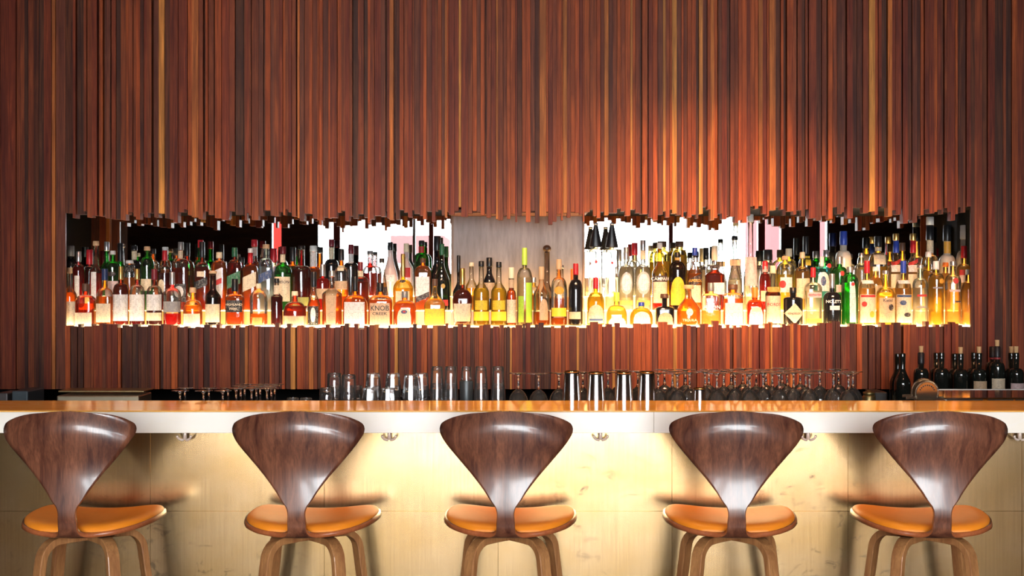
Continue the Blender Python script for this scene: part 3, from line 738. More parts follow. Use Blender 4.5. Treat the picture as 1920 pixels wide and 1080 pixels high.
B(1025.5, 2, 459.4, 473, 530, 552, 12.5, 5.2, 'rs', 'smoke', 'brown', 560, 'brown', [], what='ball', capw=1.5)
B(1052, 2, 497, 503, 525, 545, 12, 4.5, 'rs', 'clear', 'orange', 560, 'silver', [])
B(1074, 2, 504, 525, 530, 545, 8.5, 3.8, 'rr', 'clear', 'orange', 545, 'orange', [])
B(1117, 2, 417.5, 463, 466, 470, 12.2, 4.6, 'sr', 'clear', 'clear', 520, 'black', [(488, 494, 3.0, 'red', 'oval')], what='cone')
B(1147.3, 2, 417.5, 464, 467, 471, 12.2, 4.6, 'sr', 'clear', 'clear', 520, 'black', [(490, 496, 2.4, 'red', 'oval')], what='cone')
B(1135, 2, 511, 529, 534, 552, 9.0, 4.2, 'rr', 'clear', 'gold', 545, 'tan', [(552, 572, 8, 'white')], what='ball', capw=1.7) if False else None
B(1174, 2, 463, 486, 497, 512, 13.6, 4.8, 'rr', 'clear', 'clear', 500, 'silver', [(511, 552, 11.5, 'silver', 'oval'), (515, 546, 9, 'white', 'oval'), (563, 572, 12, 'gold')])
B(1205.7, 2, 450, 486, 497, 512, 14.6, 4.8, 'rr', 'clear', 'clear', 500, 'silver', [(509, 552, 13, 'silver', 'oval'), (514, 546, 10, 'white', 'oval'), (563, 572, 12.5, 'gold')], cap2=('pink' if 'pink' in CAPS else 'cream', 470))
B(1237, 2, 455, 466, 490, 514, 14.2, 4.6, 'rs', 'yellow', 'red', 528, 'white', [(517, 528.5, 13.6, 'dark'), (528.5, 568, 13, 'cream')], texts=[('CAMPARI', 523, 8.4, 'white', .95)])
B(1270, 2, 472.7, 482, 490, 508, 15.6, 4.8, 'rr', 'brown', 'brown', 505, 'black', [(519, 572, 13.2, 'yellow', 'dome'), (483, 488, 4.8, 'gold')])
B(1302.7, 2, 464, 478.7, 495, 514, 13.6, 4.6, 'rs', 'clear', 'orange', 512, 'blue', [(518, 534, 12, 'dark', 'slant'), (535, 567, 10, 'cream')], texts=[('APEROL', 526.5, 7.0, 'orange', 1.0)])
B(1340, 2, 460.6, 488, 504, 517, 17.5, 5.2, 'ss', 'clear', 'darkamber', 512, 'cream', [(497, 504, 10, 'dark'), (530, 552, 11, 'white', 'rect', 5)], dr=.8)
B(1377, 2, 442, 450, 492, 535, 13, 4.8, 'rs', 'clear', 'clear', 525, 'black', [(487, 498, 9.5, 'tan')])
B(1407.3, 2, 401.7, 416, 478, 520, 13, 5, 'rs', 'clear', 'clear', 520, 'white', [(482, 536, 11, 'pink')], texts=[('GR LUX', 508, 6.5, 'silver', 1.0)])
B(1434.5, 2, 489.5, 505, 512, 530, 11, 4.6, 'rr', 'clear', 'red', 514, 'red', [(499, 510, 5.2, 'pink'), (545, 565, 9, 'cream')])
B(1472, 2, 480, 487, 492, 510, 15.7, 5.2, 'rr', 'clear', 'yellow', 515, 'tan', [(520, 548, 11, 'white'), (526, 540, 6, 'red', 'oval', -7)])
B(1504.5, 2, 472.7, 484, 500, 512, 14.5, 4.4, 'rr', 'clear', 'peachglow', 508, 'cream', [(522, 560, 12.5, 'cream')])
B(1541, 2, 481, 499, 500, 506, 14.2, 3.8, 'sr', 'teal', 'clear', 510, 'white', [(510, 546, 11, 'white', 'dome'), (518, 536, 5, 'blue', 'oval')])
B(1574, 2, 481, 495, 500, 512, 14.6, 5.2, 'rr', 'green', 'green', 510, 'silver', [(508, 517, 4.2, 'red', 'oval', 2), (534, 548, 9, 'pink')])
B(1642, 2, 500, 508, 520, 535, 13, 5, 'rr', 'clear', 'peachglow', 520, 'white', [(535, 555, 10, 'tan')])
B(1680, 2, 437.7, 473.8, 488, 505, 14, 5, 'rs', 'clear', 'peachglow', 500, 'gold', [(489, 496, 9, 'red', 'slant'), (497, 510, 11, 'white'), (514, 540, 11.5, 'cream')], cap2=('blue', 451))
B(1712, 2, 437.7, 473.8, 488, 505, 14, 5, 'rs', 'clear', 'peachglow', 500, 'gold', [(489, 496, 9, 'red', 'slant'), (497, 510, 11, 'white'), (514, 540, 11.5, 'cream')], cap2=('red', 451))
B(1741, 2, 472, 482, 505, 520, 13, 5, 'rr', 'clear', 'gold', 510, 'white', [])
B(1773, 2, 492, 500, 512, 525, 12, 5, 'rr', 'clear', 'peachglow', 512, 'orange', [(525, 530, 8, 'orange')])
B(1807.5, 2, 461, 483.5, 495, 508, 14.3, 5, 'rr', 'clear', 'peachglow', 500, 'red', [(506, 516, 11, 'red'), (516, 530, 11, 'pink')])
# ---- back row (tier 3)
B(133, 3, 460.6, 480, 486, 502, 12, 5.5, 'rr', 'black', None, 0, 'grey', [])
B(168, 3, 468, 495.5, 499, 510, 11.5, 5.5, 'rr', 'clear', 'darkred', 505, 'red', [])
B(200, 3, 453, 470, 486, 505, 12, 4.2, 'rs', 'green', 'green', 500, 'silver', [])
B(226, 3, 456, 490, 497, 512, 12, 4.6, 'rr', 'green', 'green', 500, 'black', [])
B(252, 3, 460.6, 470, 488, 500, 11.5, 5, 'rr', 'black', None, 0, 'black', [(471, 487, 5, 'cream')])
B(287, 3, 466, 476, 488, 505, 11, 4.5, 'rr', 'clear', 'amber', 510, 'black', [])
B(301+9, 3, 463, 477, 487, 505, 11.5, 5.2, 'rr', 'clear', 'amber', 505, 'white', [])
B(351, 3, 455, 480, 488, 505, 13, 4.6, 'rr', 'clear', 'darkamber', 500, 'black', [])
B(371, 3, 449.8, 464, 487, 505, 7.5, 4.6, 'rr', 'green', 'green', 505, 'red', [(508, 516, 6, 'yellow')]) if False else None
B(391, 3, 449.8, 464, 487, 505, 13, 4.6, 'rr', 'green', 'green', 505, 'red', [(508, 516, 10, 'yellow')]) if False else None
B(379-3, 3, 449.8, 464, 487, 505, 11.5, 4.8, 'rr', 'green', 'green', 505, 'red', [(508, 516, 9, 'yellow')])
B(420, 3, 490, 497, 504, 512, 11, 4.6, 'rr', 'clear', 'amber', 510, 'silver', [])
B(453, 3, 482, 492, 502, 512, 11, 4.6, 'rr', 'clear', 'darkred', 510, 'black', [])
B(477, 3, 449, 462, 484, 505, 12.5, 5.2, 'rs', 'clear', 'amber', 500, 'red', [(464, 480, 5, 'pink')])
B(513, 3, 466, 492, 497, 512, 12.5, 5.6, 'rr', 'clear', 'clear', 510, 'red', [])
B(549, 3, 463, 490, 496, 510, 12.5, 5, 'rr', 'clear', 'amber', 510, 'black', [])
B(587.5, 3, 460.6, 472, 500, 510, 13.5, 6.2, 'rr', 'clear', 'amber', 506, 'white', [(473, 500, 6, 'white')])
B(621.5, 3, 448.6, 462, 486, 500, 13.5, 4.8, 'rr', 'black', None, 0, 'maroon', [(464, 486, 4.8, 'cream')])
B(658, 3, 458, 476, 492, 500, 13.5, 4.8, 'rr', 'black', None, 0, 'maroon', [(476, 494, 5, 'white')])
B(694, 3, 470, 477, 498, 510, 13.5, 5.2, 'rr', 'clear', 'red', 512, 'grey', [])
B(731.7, 3, 454, 469, 476, 525, 14, 4.6, 'rs', 'pink', None, 0, 'black', [(515, 528, 9, 'white')])
B(762, 3, 456.5, 472, 486, 505, 12.5, 4.6, 'rs', 'pink', None, 0, 'cream', [(502, 520, 8, 'red')])
B(790.5, 3, 451, 459.4, 474, 490, 14.5, 5, 'rr', 'green', 'green', 490, 'black', [(462, 474, 5.5, 'red')])
B(820, 3, 442.6, 470, 490, 520, 13.5, 6.2, 'rs', 'black', None, 0, 'black', [])
B(1038, 3, 498, 506, 520, 535, 11, 4.5, 'rr', 'clear', 'gold', 540, 'silver', []) if False else None
B(1190, 3, 455, 478, 488, 505, 12, 5.2, 'rr', 'clear', 'clear', 500, 'red', [])
B(1241, 3, 452, 463, 470, 484, 15, 8, 'rr', 'yellow', 'yellow', 490, 'brown', [])
B(1274, 3, 452, 463, 468, 484, 14.5, 7, 'rr', 'yellow', 'yellow', 478, 'brown', [])
B(1305, 3, 471, 482, 490, 505, 11.5, 5, 'rr', 'clear', 'peachglow', 505, 'black', [])
B(1336, 3, 462, 485, 495, 505, 12.5, 5, 'rr', 'clear', 'clear', 505, 'black', [])
B(1440, 3, 468, 488, 494, 504, 13, 7.5, 'rr', 'clear', 'clear', 505, 'black', [(492, 510, 8, 'dark')])
B(1479, 3, 466, 481, 486, 500, 15, 5.6, 'rr', 'clear', 'yellow', 505, 'cream', [])
B(1511, 3, 443, 476, 484, 495, 13.6, 4.8, 'rr', 'black', None, 0, 'black', [(480, 498, 5, 'yellow', 'rect', 2)])
B(1549, 3, 468.6, 482, 486, 500, 13.5, 5.2, 'rr', 'green', 'green', 500, 'silver', [(494, 503, 4.5, 'red', 'oval', 3)])
B(1581.5, 3, 433.4, 459.4, 470, 486, 14.5, 6.2, 'rr', 'frosted', None, 0, 'blue', [])
B(1615, 3, 474, 482, 494, 508, 12.5, 4.6, 'rr', 'clear', 'clear', 505, 'silver', [])
B(1646.5, 3, 442.6, 463, 474, 492, 17, 6, 'rr', 'clear', 'gold', 500, 'black', [(474, 496, 11, 'cream'), (464, 471, 6.2, 'cream')])
B(1692, 3, 455, 470, 486, 500, 12.5, 5, 'rr', 'clear', 'gold', 500, 'brown', []) 
B(1743.7, 3, 406.5, 450, 478, 498, 16.5, 6.4, 'rr', 'clear', 'peachglow', 500, 'white', [(451, 475, 6.4, 'cream')], cap2=('black', 422))
B(1776, 3, 422, 452, 478, 496, 15.5, 6.6, 'rr', 'frosted', None, 0, 'black', [(453, 475, 6.6, 'orange', 'plain')])
B(1808, 3, 422, 448, 470, 490, 15, 7, 'rr', 'frosted', None, 0, 'white', [])

ROWN = {1: 'front', 2: 'middle', 3: 'back'}
def ordinal(n):
    return '%d%s' % (n, 'th' if 10 <= n % 100 <= 20 else {1: 'st', 2: 'nd', 3: 'rd'}.get(n % 10, 'th'))
for T, lst in rows.items():
    lst.sort(key=lambda a: a[0])
    for i, (x, root, shp, body, cap, lab) in enumerate(lst):
        s_ = ' '.join(v for v in (shp, body) if v)
        s_ += ' bottle with %s cap' % cap
        if lab: s_ += ', %s label' % lab
        n = len(lst)
        if i < n / 2: s_ += ', %s from left in %s row' % (ordinal(i + 1), ROWN[T])
        else: s_ += ', %s from right in %s row' % (ordinal(n - i), ROWN[T])
        tag(root, s_, 'bottle', 'bottles in the %s row of the lit shelf' % ROWN[T])

# ================================================================== BACK COUNTER
BCZ = .83
bc = empty('back_counter', (0, 7.3, 0))
tag(bc, 'dark back counter along the slatted wall behind the bar', 'counter')
def child_box(name, parent, *a, **k):
    o = box(name, *a, **k); o.parent = parent
    o.matrix_parent_inverse = Matrix.Translation(-parent.location)
    return o
bc_m = plain('counter_black', (.03, .026, .025, 1), .35)
child_box('worktop', bc, -3.2, 3.2, 6.85, 7.465, BCZ - .04, BCZ, bc_m, bev=.004)
for k in range(8):
    child_box('cabinet_front', bc, -3.2 + k * .8 + .004, -3.2 + (k + 1) * .8 - .004, 6.90, 7.465, .1, BCZ - .041, bc_m, bev=.004)
child_box('plinth', bc, -3.2, 3.2, 6.96, 7.465, 0, .099, bc_m)
brass_l = plain('brass_polished', (.80, .62, .30, 1), .3, 1.0)
# equipment standing on the back counter, only the tops show over the bar
def on_counter(name, x0, x1, ytop, Z0, Z1, mat, label, cat, lip=True):
    root = empty(name, (PX((x0 + x1) / 2, Z0), (Z0 + Z1) / 2, BCZ))
    X0, X1 = PX(x0, Z0), PX(x1, Z0)
    zt = PZ(ytop, Z0)
    child_box('body', root, X0, X1, Z0, Z1, BCZ, zt, mat, bev=.006)
    if lip: child_box('rim', root, X0 - .012, X1 + .01, Z0 + .06, Z1, zt + .012, zt + .02, brass_l, bev=.002)
    tag(root, label, cat)
    return root
on_counter('brass_tray', 106, 260, 742, 6.95, 7.2, plain('brass_satin', (.72, .60, .42, 1), .35, .9), 'long satin brass tray behind the bar at far left', 'tray')
on_counter('coffee_grinder', 22, 52, 733, 7.0, 7.25, plain('slate_grey', (.12, .15, .17, 1), .3, .3), 'slate grey metal box under the slats at far left', 'appliance', False)
on_counter('till_box', -8, 14, 737, 7.0, 7.2, plain('gun_metal', (.22, .20, .20, 1), .3, .6), 'small grey metal box at the extreme left edge', 'appliance', False)
j = empty('brass_jar', (PX(1629, 7.15), 7.15, BCZ)); tag(j, 'small tarnished brass jar between wine glasses and wine bottles', 'jar')
lathe('body', [(.028, 0), (.032, .004), (.032, .085), (.026, .095)], plain('brass_old', (.45, .36, .16, 1), .4, .9), j, seg=18)
lathe('lid', [(.027, .095), (.029, .098), (.029, .108), (.01, .112), (.008, .118)], plain('brass_old', (.45, .36, .16, 1), .4, .9), j, seg=18)
on_counter('dark_canister', 1640, 1664, 735, 7.2, 7.4, bc_m, 'dark canister under the slats beside the brass jar', 'canister', False)

# wine bottles, two deep
wine_glass_m = plain('wine_bottle_glass', (.010, .012, .010, 1), .06, 0, .5)
cork_m = plain('cork', (.66, .42, .20, 1), .8)
def wine(x, Z, ytop, cork, label=None, capsule=None, burg=False, lab=''):
    s = Z / F
    root = empty('wine_bottle', (PX(x, Z), Z, BCZ))
    h = PZ(ytop, Z) - BCZ
    r = .037 if not burg else .040
    zb, zs = (h - .105, h - .075) if not burg else (h - .15, h - .07)
    pr, _ = bottle_profile(r, .0140, zb, zs, h - .0005, 'rr' if not burg else 'rs', 1.0)
    pr += [(.0155, h - .018, 2, .0155), (.0155, h - .004, 2, .0155), (.0145, h, 2, .0145)]
    pr = sorted(pr, key=lambda p: p[1])
    lathe('glass_body', pr, wine_glass_m, root, seg=24)
    if capsule:
        lathe('capsule', [(.0158, h - .055), (.0162, h - .05), (.0166, h - .003), (.012, h + .001)], plain('capsule_' + capsule, (.02, .016, .018, 1), .45), root, seg=20)
        if capsule == 'banded': lathe('capsule_band', [(.0160, h - .063), (.0166, h - .061), (.0166, h - .056), (.0160, h - .054)], plain('band_red', (.30, .03, .03, 1), .5), root, seg=20)
    if cork: lathe('cork', [(.0085, h - .004), (.0100, h + .002), (.0112, h + .030), (.0105, h + .032)], cork_m, root, seg=14)
    if label:
        c, y0, y1 = label
        z0, z1 = PZ(y1, Z) - BCZ, PZ(y0, Z) - BCZ
        bm = bmesh.new(); g = []
        for zz in (z0, z1): g.append([bm.verts.new((math.sin(a) * (r + .0012), -math.cos(a) * (r + .0012), zz)) for a in [(-1.0 + .2 * i) for i in range(11)]])
        for i in range(10): bm.faces.new((g[0][i], g[0][i + 1], g[1][i + 1], g[1][i]))
        from_bm('label', bm, label_mat('label_' + c, LBL[c]), root, None, True)
    tag(root, lab, 'wine bottle', 'dark wine bottles on the back counter')
    return root
wine(1692, 7.04, 662.5, 0, burg=True, lab='slope-shouldered dark wine bottle without cork, front one nearest the wine glasses')
wine(1683, 7.17, 663, 0, burg=True, lab='uncorked dark wine bottle behind the slope-shouldered one nearest the glasses')
wine(1727, 7.04, 661, 1, None, 'dark', lab='dark wine bottle with pale cork behind the cocktail strainers')
wine(1765, 7.04, 661, 0, None, lab='uncorked dark wine bottle right of the strainers, front of its pair')
wine(1756, 7.17, 661.5, 0, None, lab='uncorked dark wine bottle right of the strainers, back of its pair')
wine(1801, 7.04, 663, 1, None, lab='dark wine bottle with cork, second corked from the strainers')
wine(1790, 7.17, 663, 0, None, lab='uncorked dark wine bottle behind the second corked one')
wine(1835.5, 7.04, 662, 1, ('tan', 714, 742), lab='dark wine bottle with cork and tan square label')
wine(1826, 7.17, 661, 0, None, lab='uncorked dark wine bottle behind the tan labelled one')
wine(1869.5, 7.04, 649.5, 1, ('cream', 709, 742), 'banded', lab='tallest wine bottle with red-banded capsule, cork and cream label')
wine(1861, 7.17, 650, 0, None, 'banded', lab='red-banded wine bottle without cork behind the tallest one')
wine(1905, 7.04, 661.5, 1, ('pink', 718, 742), lab='corked dark wine bottle with pinkish label at right edge')
wine(1896, 7.17, 661.5, 1, None, lab='corked wine bottle without visible label behind the right edge one')

# ================================================================== BAR
BZ = 1.07; YF = 4.56; YB = 4.96
bar = empty('bar_counter', (0, 4.75, 0))
tag(bar, 'long bar counter with honey stone top, pale apron and brass front', 'bar')
def stone(name, c0, c1, c2, rough):
    m, nt, b = new_mat(name)
    tc = nt.nodes.new('ShaderNodeNewGeometry').outputs['Position']
    a = noise(nt, mapping(nt, tc, (1.2, 3, 3), (0, .5, .4)), 1.6, 5, .55, 1.2)
    v = noise(nt, mapping(nt, tc, (1.0, 2.0, 2.6), (0, -.7, .3)), 2.0, 3, .5, 2.2)
    base = mixc(nt, ramp(nt, a.outputs[0], [(.35, (0, 0, 0, 1)), (.65, (1, 1, 1, 1))]), c0, c1)
    vein = ramp(nt, v.outputs[0], [(.475, (0, 0, 0, 1)), (.497, (1, 1, 1, 1)), (.505, (1, 1, 1, 1)), (.53, (0, 0, 0, 1))])
    f = mixc(nt, 1.0, vein, (.45, .45, .45, 1), 'MULTIPLY')
    nt.links.new(mixc(nt, f, base, c2), b.inputs['Base Color'])
    b.inputs['Roughness'].default_value = rough
    return m
top_m = stone('honey_onyx', (.90, .39, .055, 1), (.94, .47, .09, 1), (.92, .55, .20, 1), .13)
top_m.node_tree.nodes['Principled BSDF'].inputs['Specular IOR Level'].default_value = .22
apron_m = stone('cream_onyx', (.95, .86, .73, 1), (.96, .89, .80, 1), (.95, .88, .80, 1), .25)
APB = PZ(812, YF)
child_box('top_slab', bar, -2.7, 2.7, YF + .022, YB, BZ - .03, BZ, top_m, bev=.002)
child_box('nosing', bar, -2.7, 2.7, YF, YF + .0215, BZ - .004, BZ - .0002, top_m)
for k, (xa, xb) in enumerate(((-2.7, PX(508, YF)), (PX(508, YF), PX(1226, YF)), (PX(1226, YF), 2.7))):
    child_box('apron_slab', bar, xa + .0003, xb - .0003, YF, YF + .0215, APB, BZ - .0045, apron_m, bev=.0015)
# brass front
def brass_mat():
    m, nt, b = new_mat('aged_brass')
    geo = nt.nodes.new('ShaderNodeNewGeometry').outputs['Position']
    brush = noise(nt, mapping(nt, geo, (160, 160, 3.5)), 1.0, 3, .6)
    pat = noise(nt, mapping(nt, geo, (2.2, 2.2, 2.8)), 1.4, 4, .6, .4)
    sm = noise(nt, mapping(nt, geo, (16, 16, 26)), 1.0, 5, .65, .8)
    sm2 = noise(nt, mapping(nt, geo, (1.5, 1.5, 1.5)), 1.0, 2)
    base = mixc(nt, ramp(nt, pat.outputs[0], [(.35, (0, 0, 0, 1)), (.7, (1, 1, 1, 1))]), (.54, .345, .145, 1), (.57, .40, .22, 1))
    blot = mixc(nt, 1.0, ramp(nt, sm.outputs[0], [(.57, (0, 0, 0, 1)), (.70, (.8, .8, .8, 1))]),
                ramp(nt, sm2.outputs[0], [(.45, (0, 0, 0, 1)), (.62, (1, 1, 1, 1))]), 'MULTIPLY')
    base = mixc(nt, blot, base, (.13, .09, .06, 1))
    base = mixc(nt, ramp(nt, brush.outputs[0], [(.35, (.22, .22, .22, 1)), (.6, (0, 0, 0, 1))]), base, (.24, .155, .07, 1))
    nt.links.new(base, b.inputs['Base Color'])
    b.inputs['Metallic'].default_value = 1.0
    rr = nt.nodes.new('ShaderNodeMapRange')
    nt.links.new(pat.outputs[0], rr.inputs[0]); rr.inputs[3].default_value = .165; rr.inputs[4].default_value = .21
    nt.links.new(rr.outputs[0], b.inputs['Roughness'])
    return m
brass_m = brass_mat()
YP = YF + .065
seams = [-2.7, PX(-372, YP), PX(-46, YP), PX(282, YP), PX(608, YP), PX(934, YP), PX(1260, YP), PX(1590, YP), PX(1916, YP), PX(2242, YP), 2.7]
zmid = PZ(958.5, YP)
for a, b in zip(seams, seams[1:]):
    child_box('brass_panel', bar, a + .0003, b - .0003, YP, YP + .012, zmid + .00025, APB - .001 + .03, brass_m, bev=.0004, seg=1)
    child_box('brass_panel', bar, a + .0003, b - .0003, YP, YP + .012, .12, zmid - .00025, brass_m, bev=.0004, seg=1)
child_box('carcass', bar, -2.7, 2.7, YP + .0125, YB - .02, 0, BZ - .031, plain('bar_carcass', (.03, .02, .016, 1), .7))
child_box('kick_plinth', bar, -2.7, 2.7, YP + .0, YP + .012, 0, .118, plain('bar_carcass', (.03, .02, .016, 1), .7))
LZ = .975     # working ledge behind the bar top
ledge = empty('work_ledge', (0, 5.2, 0)); tag(ledge, 'steel working ledge behind the bar top, carrying the glassware', 'counter')
child_box('ledge_top', ledge, -2.7, 2.7, YB - .019, 5.52, LZ - .035, LZ, plain('steel_ledge', (.35, .33, .31, 1), .35, .8), bev=.003)
child_box('ledge_support', ledge, -2.7, 2.7, YB + .01, 5.45, 0, LZ - .036, bc_m)

# coat hooks below the apron
hook_m = plain('hook_rose_brass', (.95, .78, .66, 1), .38, .35)
hx = [347, 730, 1126, 1515, 1912]
hl = ['leftmost brass double coat hook under the bar apron', 'brass double coat hook between the second and third stools from left',
      'brass double coat hook between the middle and fourth stools', 'brass double coat hook beside the fourth stool backrest',
      'brass double coat hook at the right edge beside the last stool']
for x, l in zip(hx, hl):
    Z = YF + .04
    root = empty('coat_hook', (PX(x, Z), Z, APB + .010))
    d = -.015
    lathe('stem', [(.0062, d - .020), (.0062, d + .0), (.0052, d + .008), (.0052, d + .0345)], hook_m, root, seg=14)
    for sgn in (-1, 1):
        pts = [(sgn * (.004 + .018 * math.sin(t * PI / 2)), -.003 - .012 * t, d - .017 - .004 + .017 * (1 - math.cos(t * PI / 2)) * 0.9) for t in [i / 7 for i in range(8)]]
        from_bm('prong', tube_bm(pts, [.0038] * 6 + [.0042, .0036], 8), hook_m, root, None, True)
    tag(root, l, 'coat hook', 'coat hooks under the bar apron')

# ================================================================== STOOLS
shell_m = wood('stool_walnut', (.062, .016, .010, 1), (.25, .090, .045, 1), .34, (34, 34, 2.2), coat=.55)
edge_ply = wood('stool_ply_edge', (.34, .085, .028, 1), (.46, .135, .045, 1), .35, (90, 90, 90), coat=.4)  # ply edge, its colour raised to carry the lit highlight along the top
leg_m = wood('stool_leg_walnut', (.28, .105, .036, 1), (.52, .24, .085, 1), .4, (40, 40, 3), coat=.35)
leather = plain('orange_leather', (.90, .27, .018, 1), .42, 0, 0, .28)
hub_m = plain('stool_hub_black', (.012, .012, .013, 1), .4)
def interp(tab, v):
    if v <= tab[0][0]: return tab[0][1]
    for (a, b), (c, d) in zip(tab, tab[1:]):
        if v <= c:
            t = (v - a) / (c - a)
            return b + (d - b) * t
    return tab[-1][1]
def crv(tab, n):
    """smooth Catmull-Rom sampling of (key, value) pairs on n uniform keys"""
    ks = [t[0] for t in tab]; out = []
    for i in range(n + 1):
        k = ks[0] + (ks[-1] - ks[0]) * i / n
        j = max(q for q in range(len(ks)) if ks[q] <= k + 1e-9); j = min(j, len(ks) - 2)
        p0, p1, p2, p3 = [tab[min(max(j + d, 0), len(tab) - 1)] for d in (-1, 0, 1, 2)]
        t = (k - p1[0]) / (p2[0] - p1[0])
        m1 = (p2[1] - p0[1]) / (p2[0] - p0[0]) * (p2[0] - p1[0])
        m2 = (p3[1] - p1[1]) / (p3[0] - p1[0]) * (p2[0] - p1[0])
        h = ((2 * t ** 3 - 3 * t * t + 1) * p1[1] + (t ** 3 - 2 * t * t + t) * m1 + (-2 * t ** 3 + 3 * t * t) * p2[1] + (t ** 3 - t * t) * m2)
        out.append((k, h))
    return out
SEATZ = .741
SEAT_HW = [(-.172, .074), (-.166, .100), (-.155, .122), (-.135, .147), (-.10, .172), (-.05, .190), (.0, .199), (.06, .202), (.11, .200), (.15, .193), (.175, .180), (.188, .160), (.193, .140)]
def seat_z(x, y):
    q = min(abs(x) / .2, 1)
    return SEATZ + .022 * q * q + .004 * (y / .19) ** 2 * (1 if y > 0 else 0)
BACK = [(.790, .0262), (.803, .0245), (.817, .0250), (.832, .030), (.846, .0415), (.875, .0600), (.919, .0935), (.965, .131), (1.005, .1640), (1.030, .1830), (1.043, .1885), (1.056, .1885), (1.070, .1815), (1.083, .160), (1.093, .130), (1.1000, .092), (1.1035, .05), (1.1045, .018)]
_cc = {}
def crv_cache(tab):
    if 'b' not in _cc: _cc['b'] = crv(tab, 1300)
    return _cc['b']
def back_y(z):
    tab = [(.778, -.2135), (.79, -.2168), (.80, -.2195), (.82, -.2205), (.85, -.2185), (.88, -.2160), (.91, -.2145), (.935, -.2150), (.96, -.2185), (.99, -.2255), (1.02, -.233), (1.04, -.237), (1.054, -.2385), (1.066, -.2375), (1.08, -.234), (1.106, -.2255)]
    return min(crv_cache(tab), key=lambda q: abs(q[0] - z))[1]
def make_stool_meshes():
    bm = bmesh.new(); N = 20; rowsv = []
    # seat from front to rear
    pts = []
    ys = [.193, .1915, .188, .182, .175, .16, .14, .11, .07, .02, -.03, -.07, -.10, -.125, -.142, -.155, -.163, -.169, -.172]
    for y in ys: pts.append(('seat', y, interp(SEAT_HW, y)))
    # bend
    rad = .042
    na = 9
    for i in range(1, na + 1):
        a = (PI / 2) * i / na
        hw = .0262 + (.074 - .0262) * max(0, 1 - i / 7.5) ** 2.4
        pts.append(('arc', a, hw))
    zz = [.797 + .009 * i for i in range(24)] + [.797 + .009 * 24 + .0075 * i for i in range(9)]
    zz = [z for z in zz if z < 1.045] + [1.045, 1.052, 1.06, 1.068, 1.075, 1.081, 1.086, 1.0905, 1.0945, 1.098, 1.1005, 1.1025, 1.1038, 1.1045]
    for z in zz: pts.append(('back', z, interp(crv(BACK, 60), z) if z < 1.0445 or True else 0))
    for kind, k, hw in pts:
        row = []
        for i in range(N + 1):
            u = -1 + 2 * i / N
            x = u * hw
            if kind == 'seat':
                row.append(bm.verts.new((x, k, seat_z(x, k))))
            elif kind == 'arc':
                y0, z0 = -.172, SEATZ + .0
                yy = y0 - rad * math.sin(k); z = z0 + rad * (1 - math.cos(k))
                row.append(bm.verts.new((x, yy + .15 * x * x, z + seat_z(x, 0) - SEATZ)))
            else:
                bow = 1.15 * min(1, max(0, (k - .80) / .12))
                row.append(bm.verts.new((x, back_y(min(k + 1.3 * x * x * min(1, max(0, (k - .95) / .08)), 1.106)) + bow * x * x, k)))
        rowsv.append(row)
    for a, b in zip(rowsv, rowsv[1:]):
        for i in range(N): bm.faces.new((a[i], a[i + 1], b[i + 1], b[i]))
    me = bpy.data.meshes.new('stool_shell'); bmesh.ops.recalc_face_normals(bm, faces=bm.faces)
    # the seat's upper side looks up
    bm.faces.ensure_lookup_table()
    if bm.faces[5].normal.z < 0: bmesh.ops.reverse_faces(bm, faces=bm.faces)
    bm.to_mesh(me); bm.free()
    for p in me.polygons: p.use_smooth = True
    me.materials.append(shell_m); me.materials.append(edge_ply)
    # cushion
    bm = bmesh.new(); t = .021
    ys = [.1885 + (-.165 - .1885) * (0.5 - 0.5 * math.cos(PI * i / 26)) for i in range(27)]
    us = [-math.cos(PI * i / 26) for i in range(27)]
    topv, botv = [], []
    for y in ys:
        hw = interp(SEAT_HW, y) - .007
        if y < -.10: hw = min(hw, .166)
        v = 2 * (y - (-.165)) / (.1885 + .165) - 1
        ft = (1 - min(abs(v), 1) ** 10) ** .5
        rt, rb = [], []
        for u in us:
            x = u * hw
            fu = (1 - min(abs(u), 1) ** 8) ** .5
            zt_ = seat_z(x, y) + .008
            rt.append(bm.verts.new((x, y, zt_ + t * fu * ft))); rb.append(bm.verts.new((x, y, zt_ - .0015)))
        topv.append(rt); botv.append(rb)
    n1, n2 = len(ys) - 1, len(us) - 1
    for j in range(n1):
        for i in range(n2):
            bm.faces.new((topv[j][i], topv[j][i + 1], topv[j + 1][i + 1], topv[j + 1][i]))
            bm.faces.new((botv[j][i], botv[j + 1][i], botv[j + 1][i + 1], botv[j][i + 1]))
        for i in (0, n2): bm.faces.new((topv[j][i], topv[j + 1][i], botv[j + 1][i], botv[j][i]))
    for j in (0, n1):
        for i in range(n2): bm.faces.new((topv[j][i], botv[j][i], botv[j][i + 1], topv[j][i + 1]))
    bmesh.ops.recalc_face_normals(bm, faces=bm.faces)
    cm = bpy.data.meshes.new('seat_cushion'); bm.to_mesh(cm); bm.free()
    for p in cm.polygons: p.use_smooth = True
    cm.materials.append(leather)
    # leg: bent laminated strip in its own radial plane (x outward)
    bm = bmesh.new()
    path = [(.015, .712), (.07, .7125)]
    cx, cz, rr = .108, .712 - .060, .060
    for i in range(1, 9):
        a = R(82) * i / 8
        path.append((cx + rr * math.sin(a), cz + rr * math.cos(a)))
    px_, pz_ = path[-1]
    for i in range(1, 9):
        tt = i / 8
        path.append((px_ + .135 * tt ** 1.15, pz_ * (1 - tt)))
    th, prev = [], None
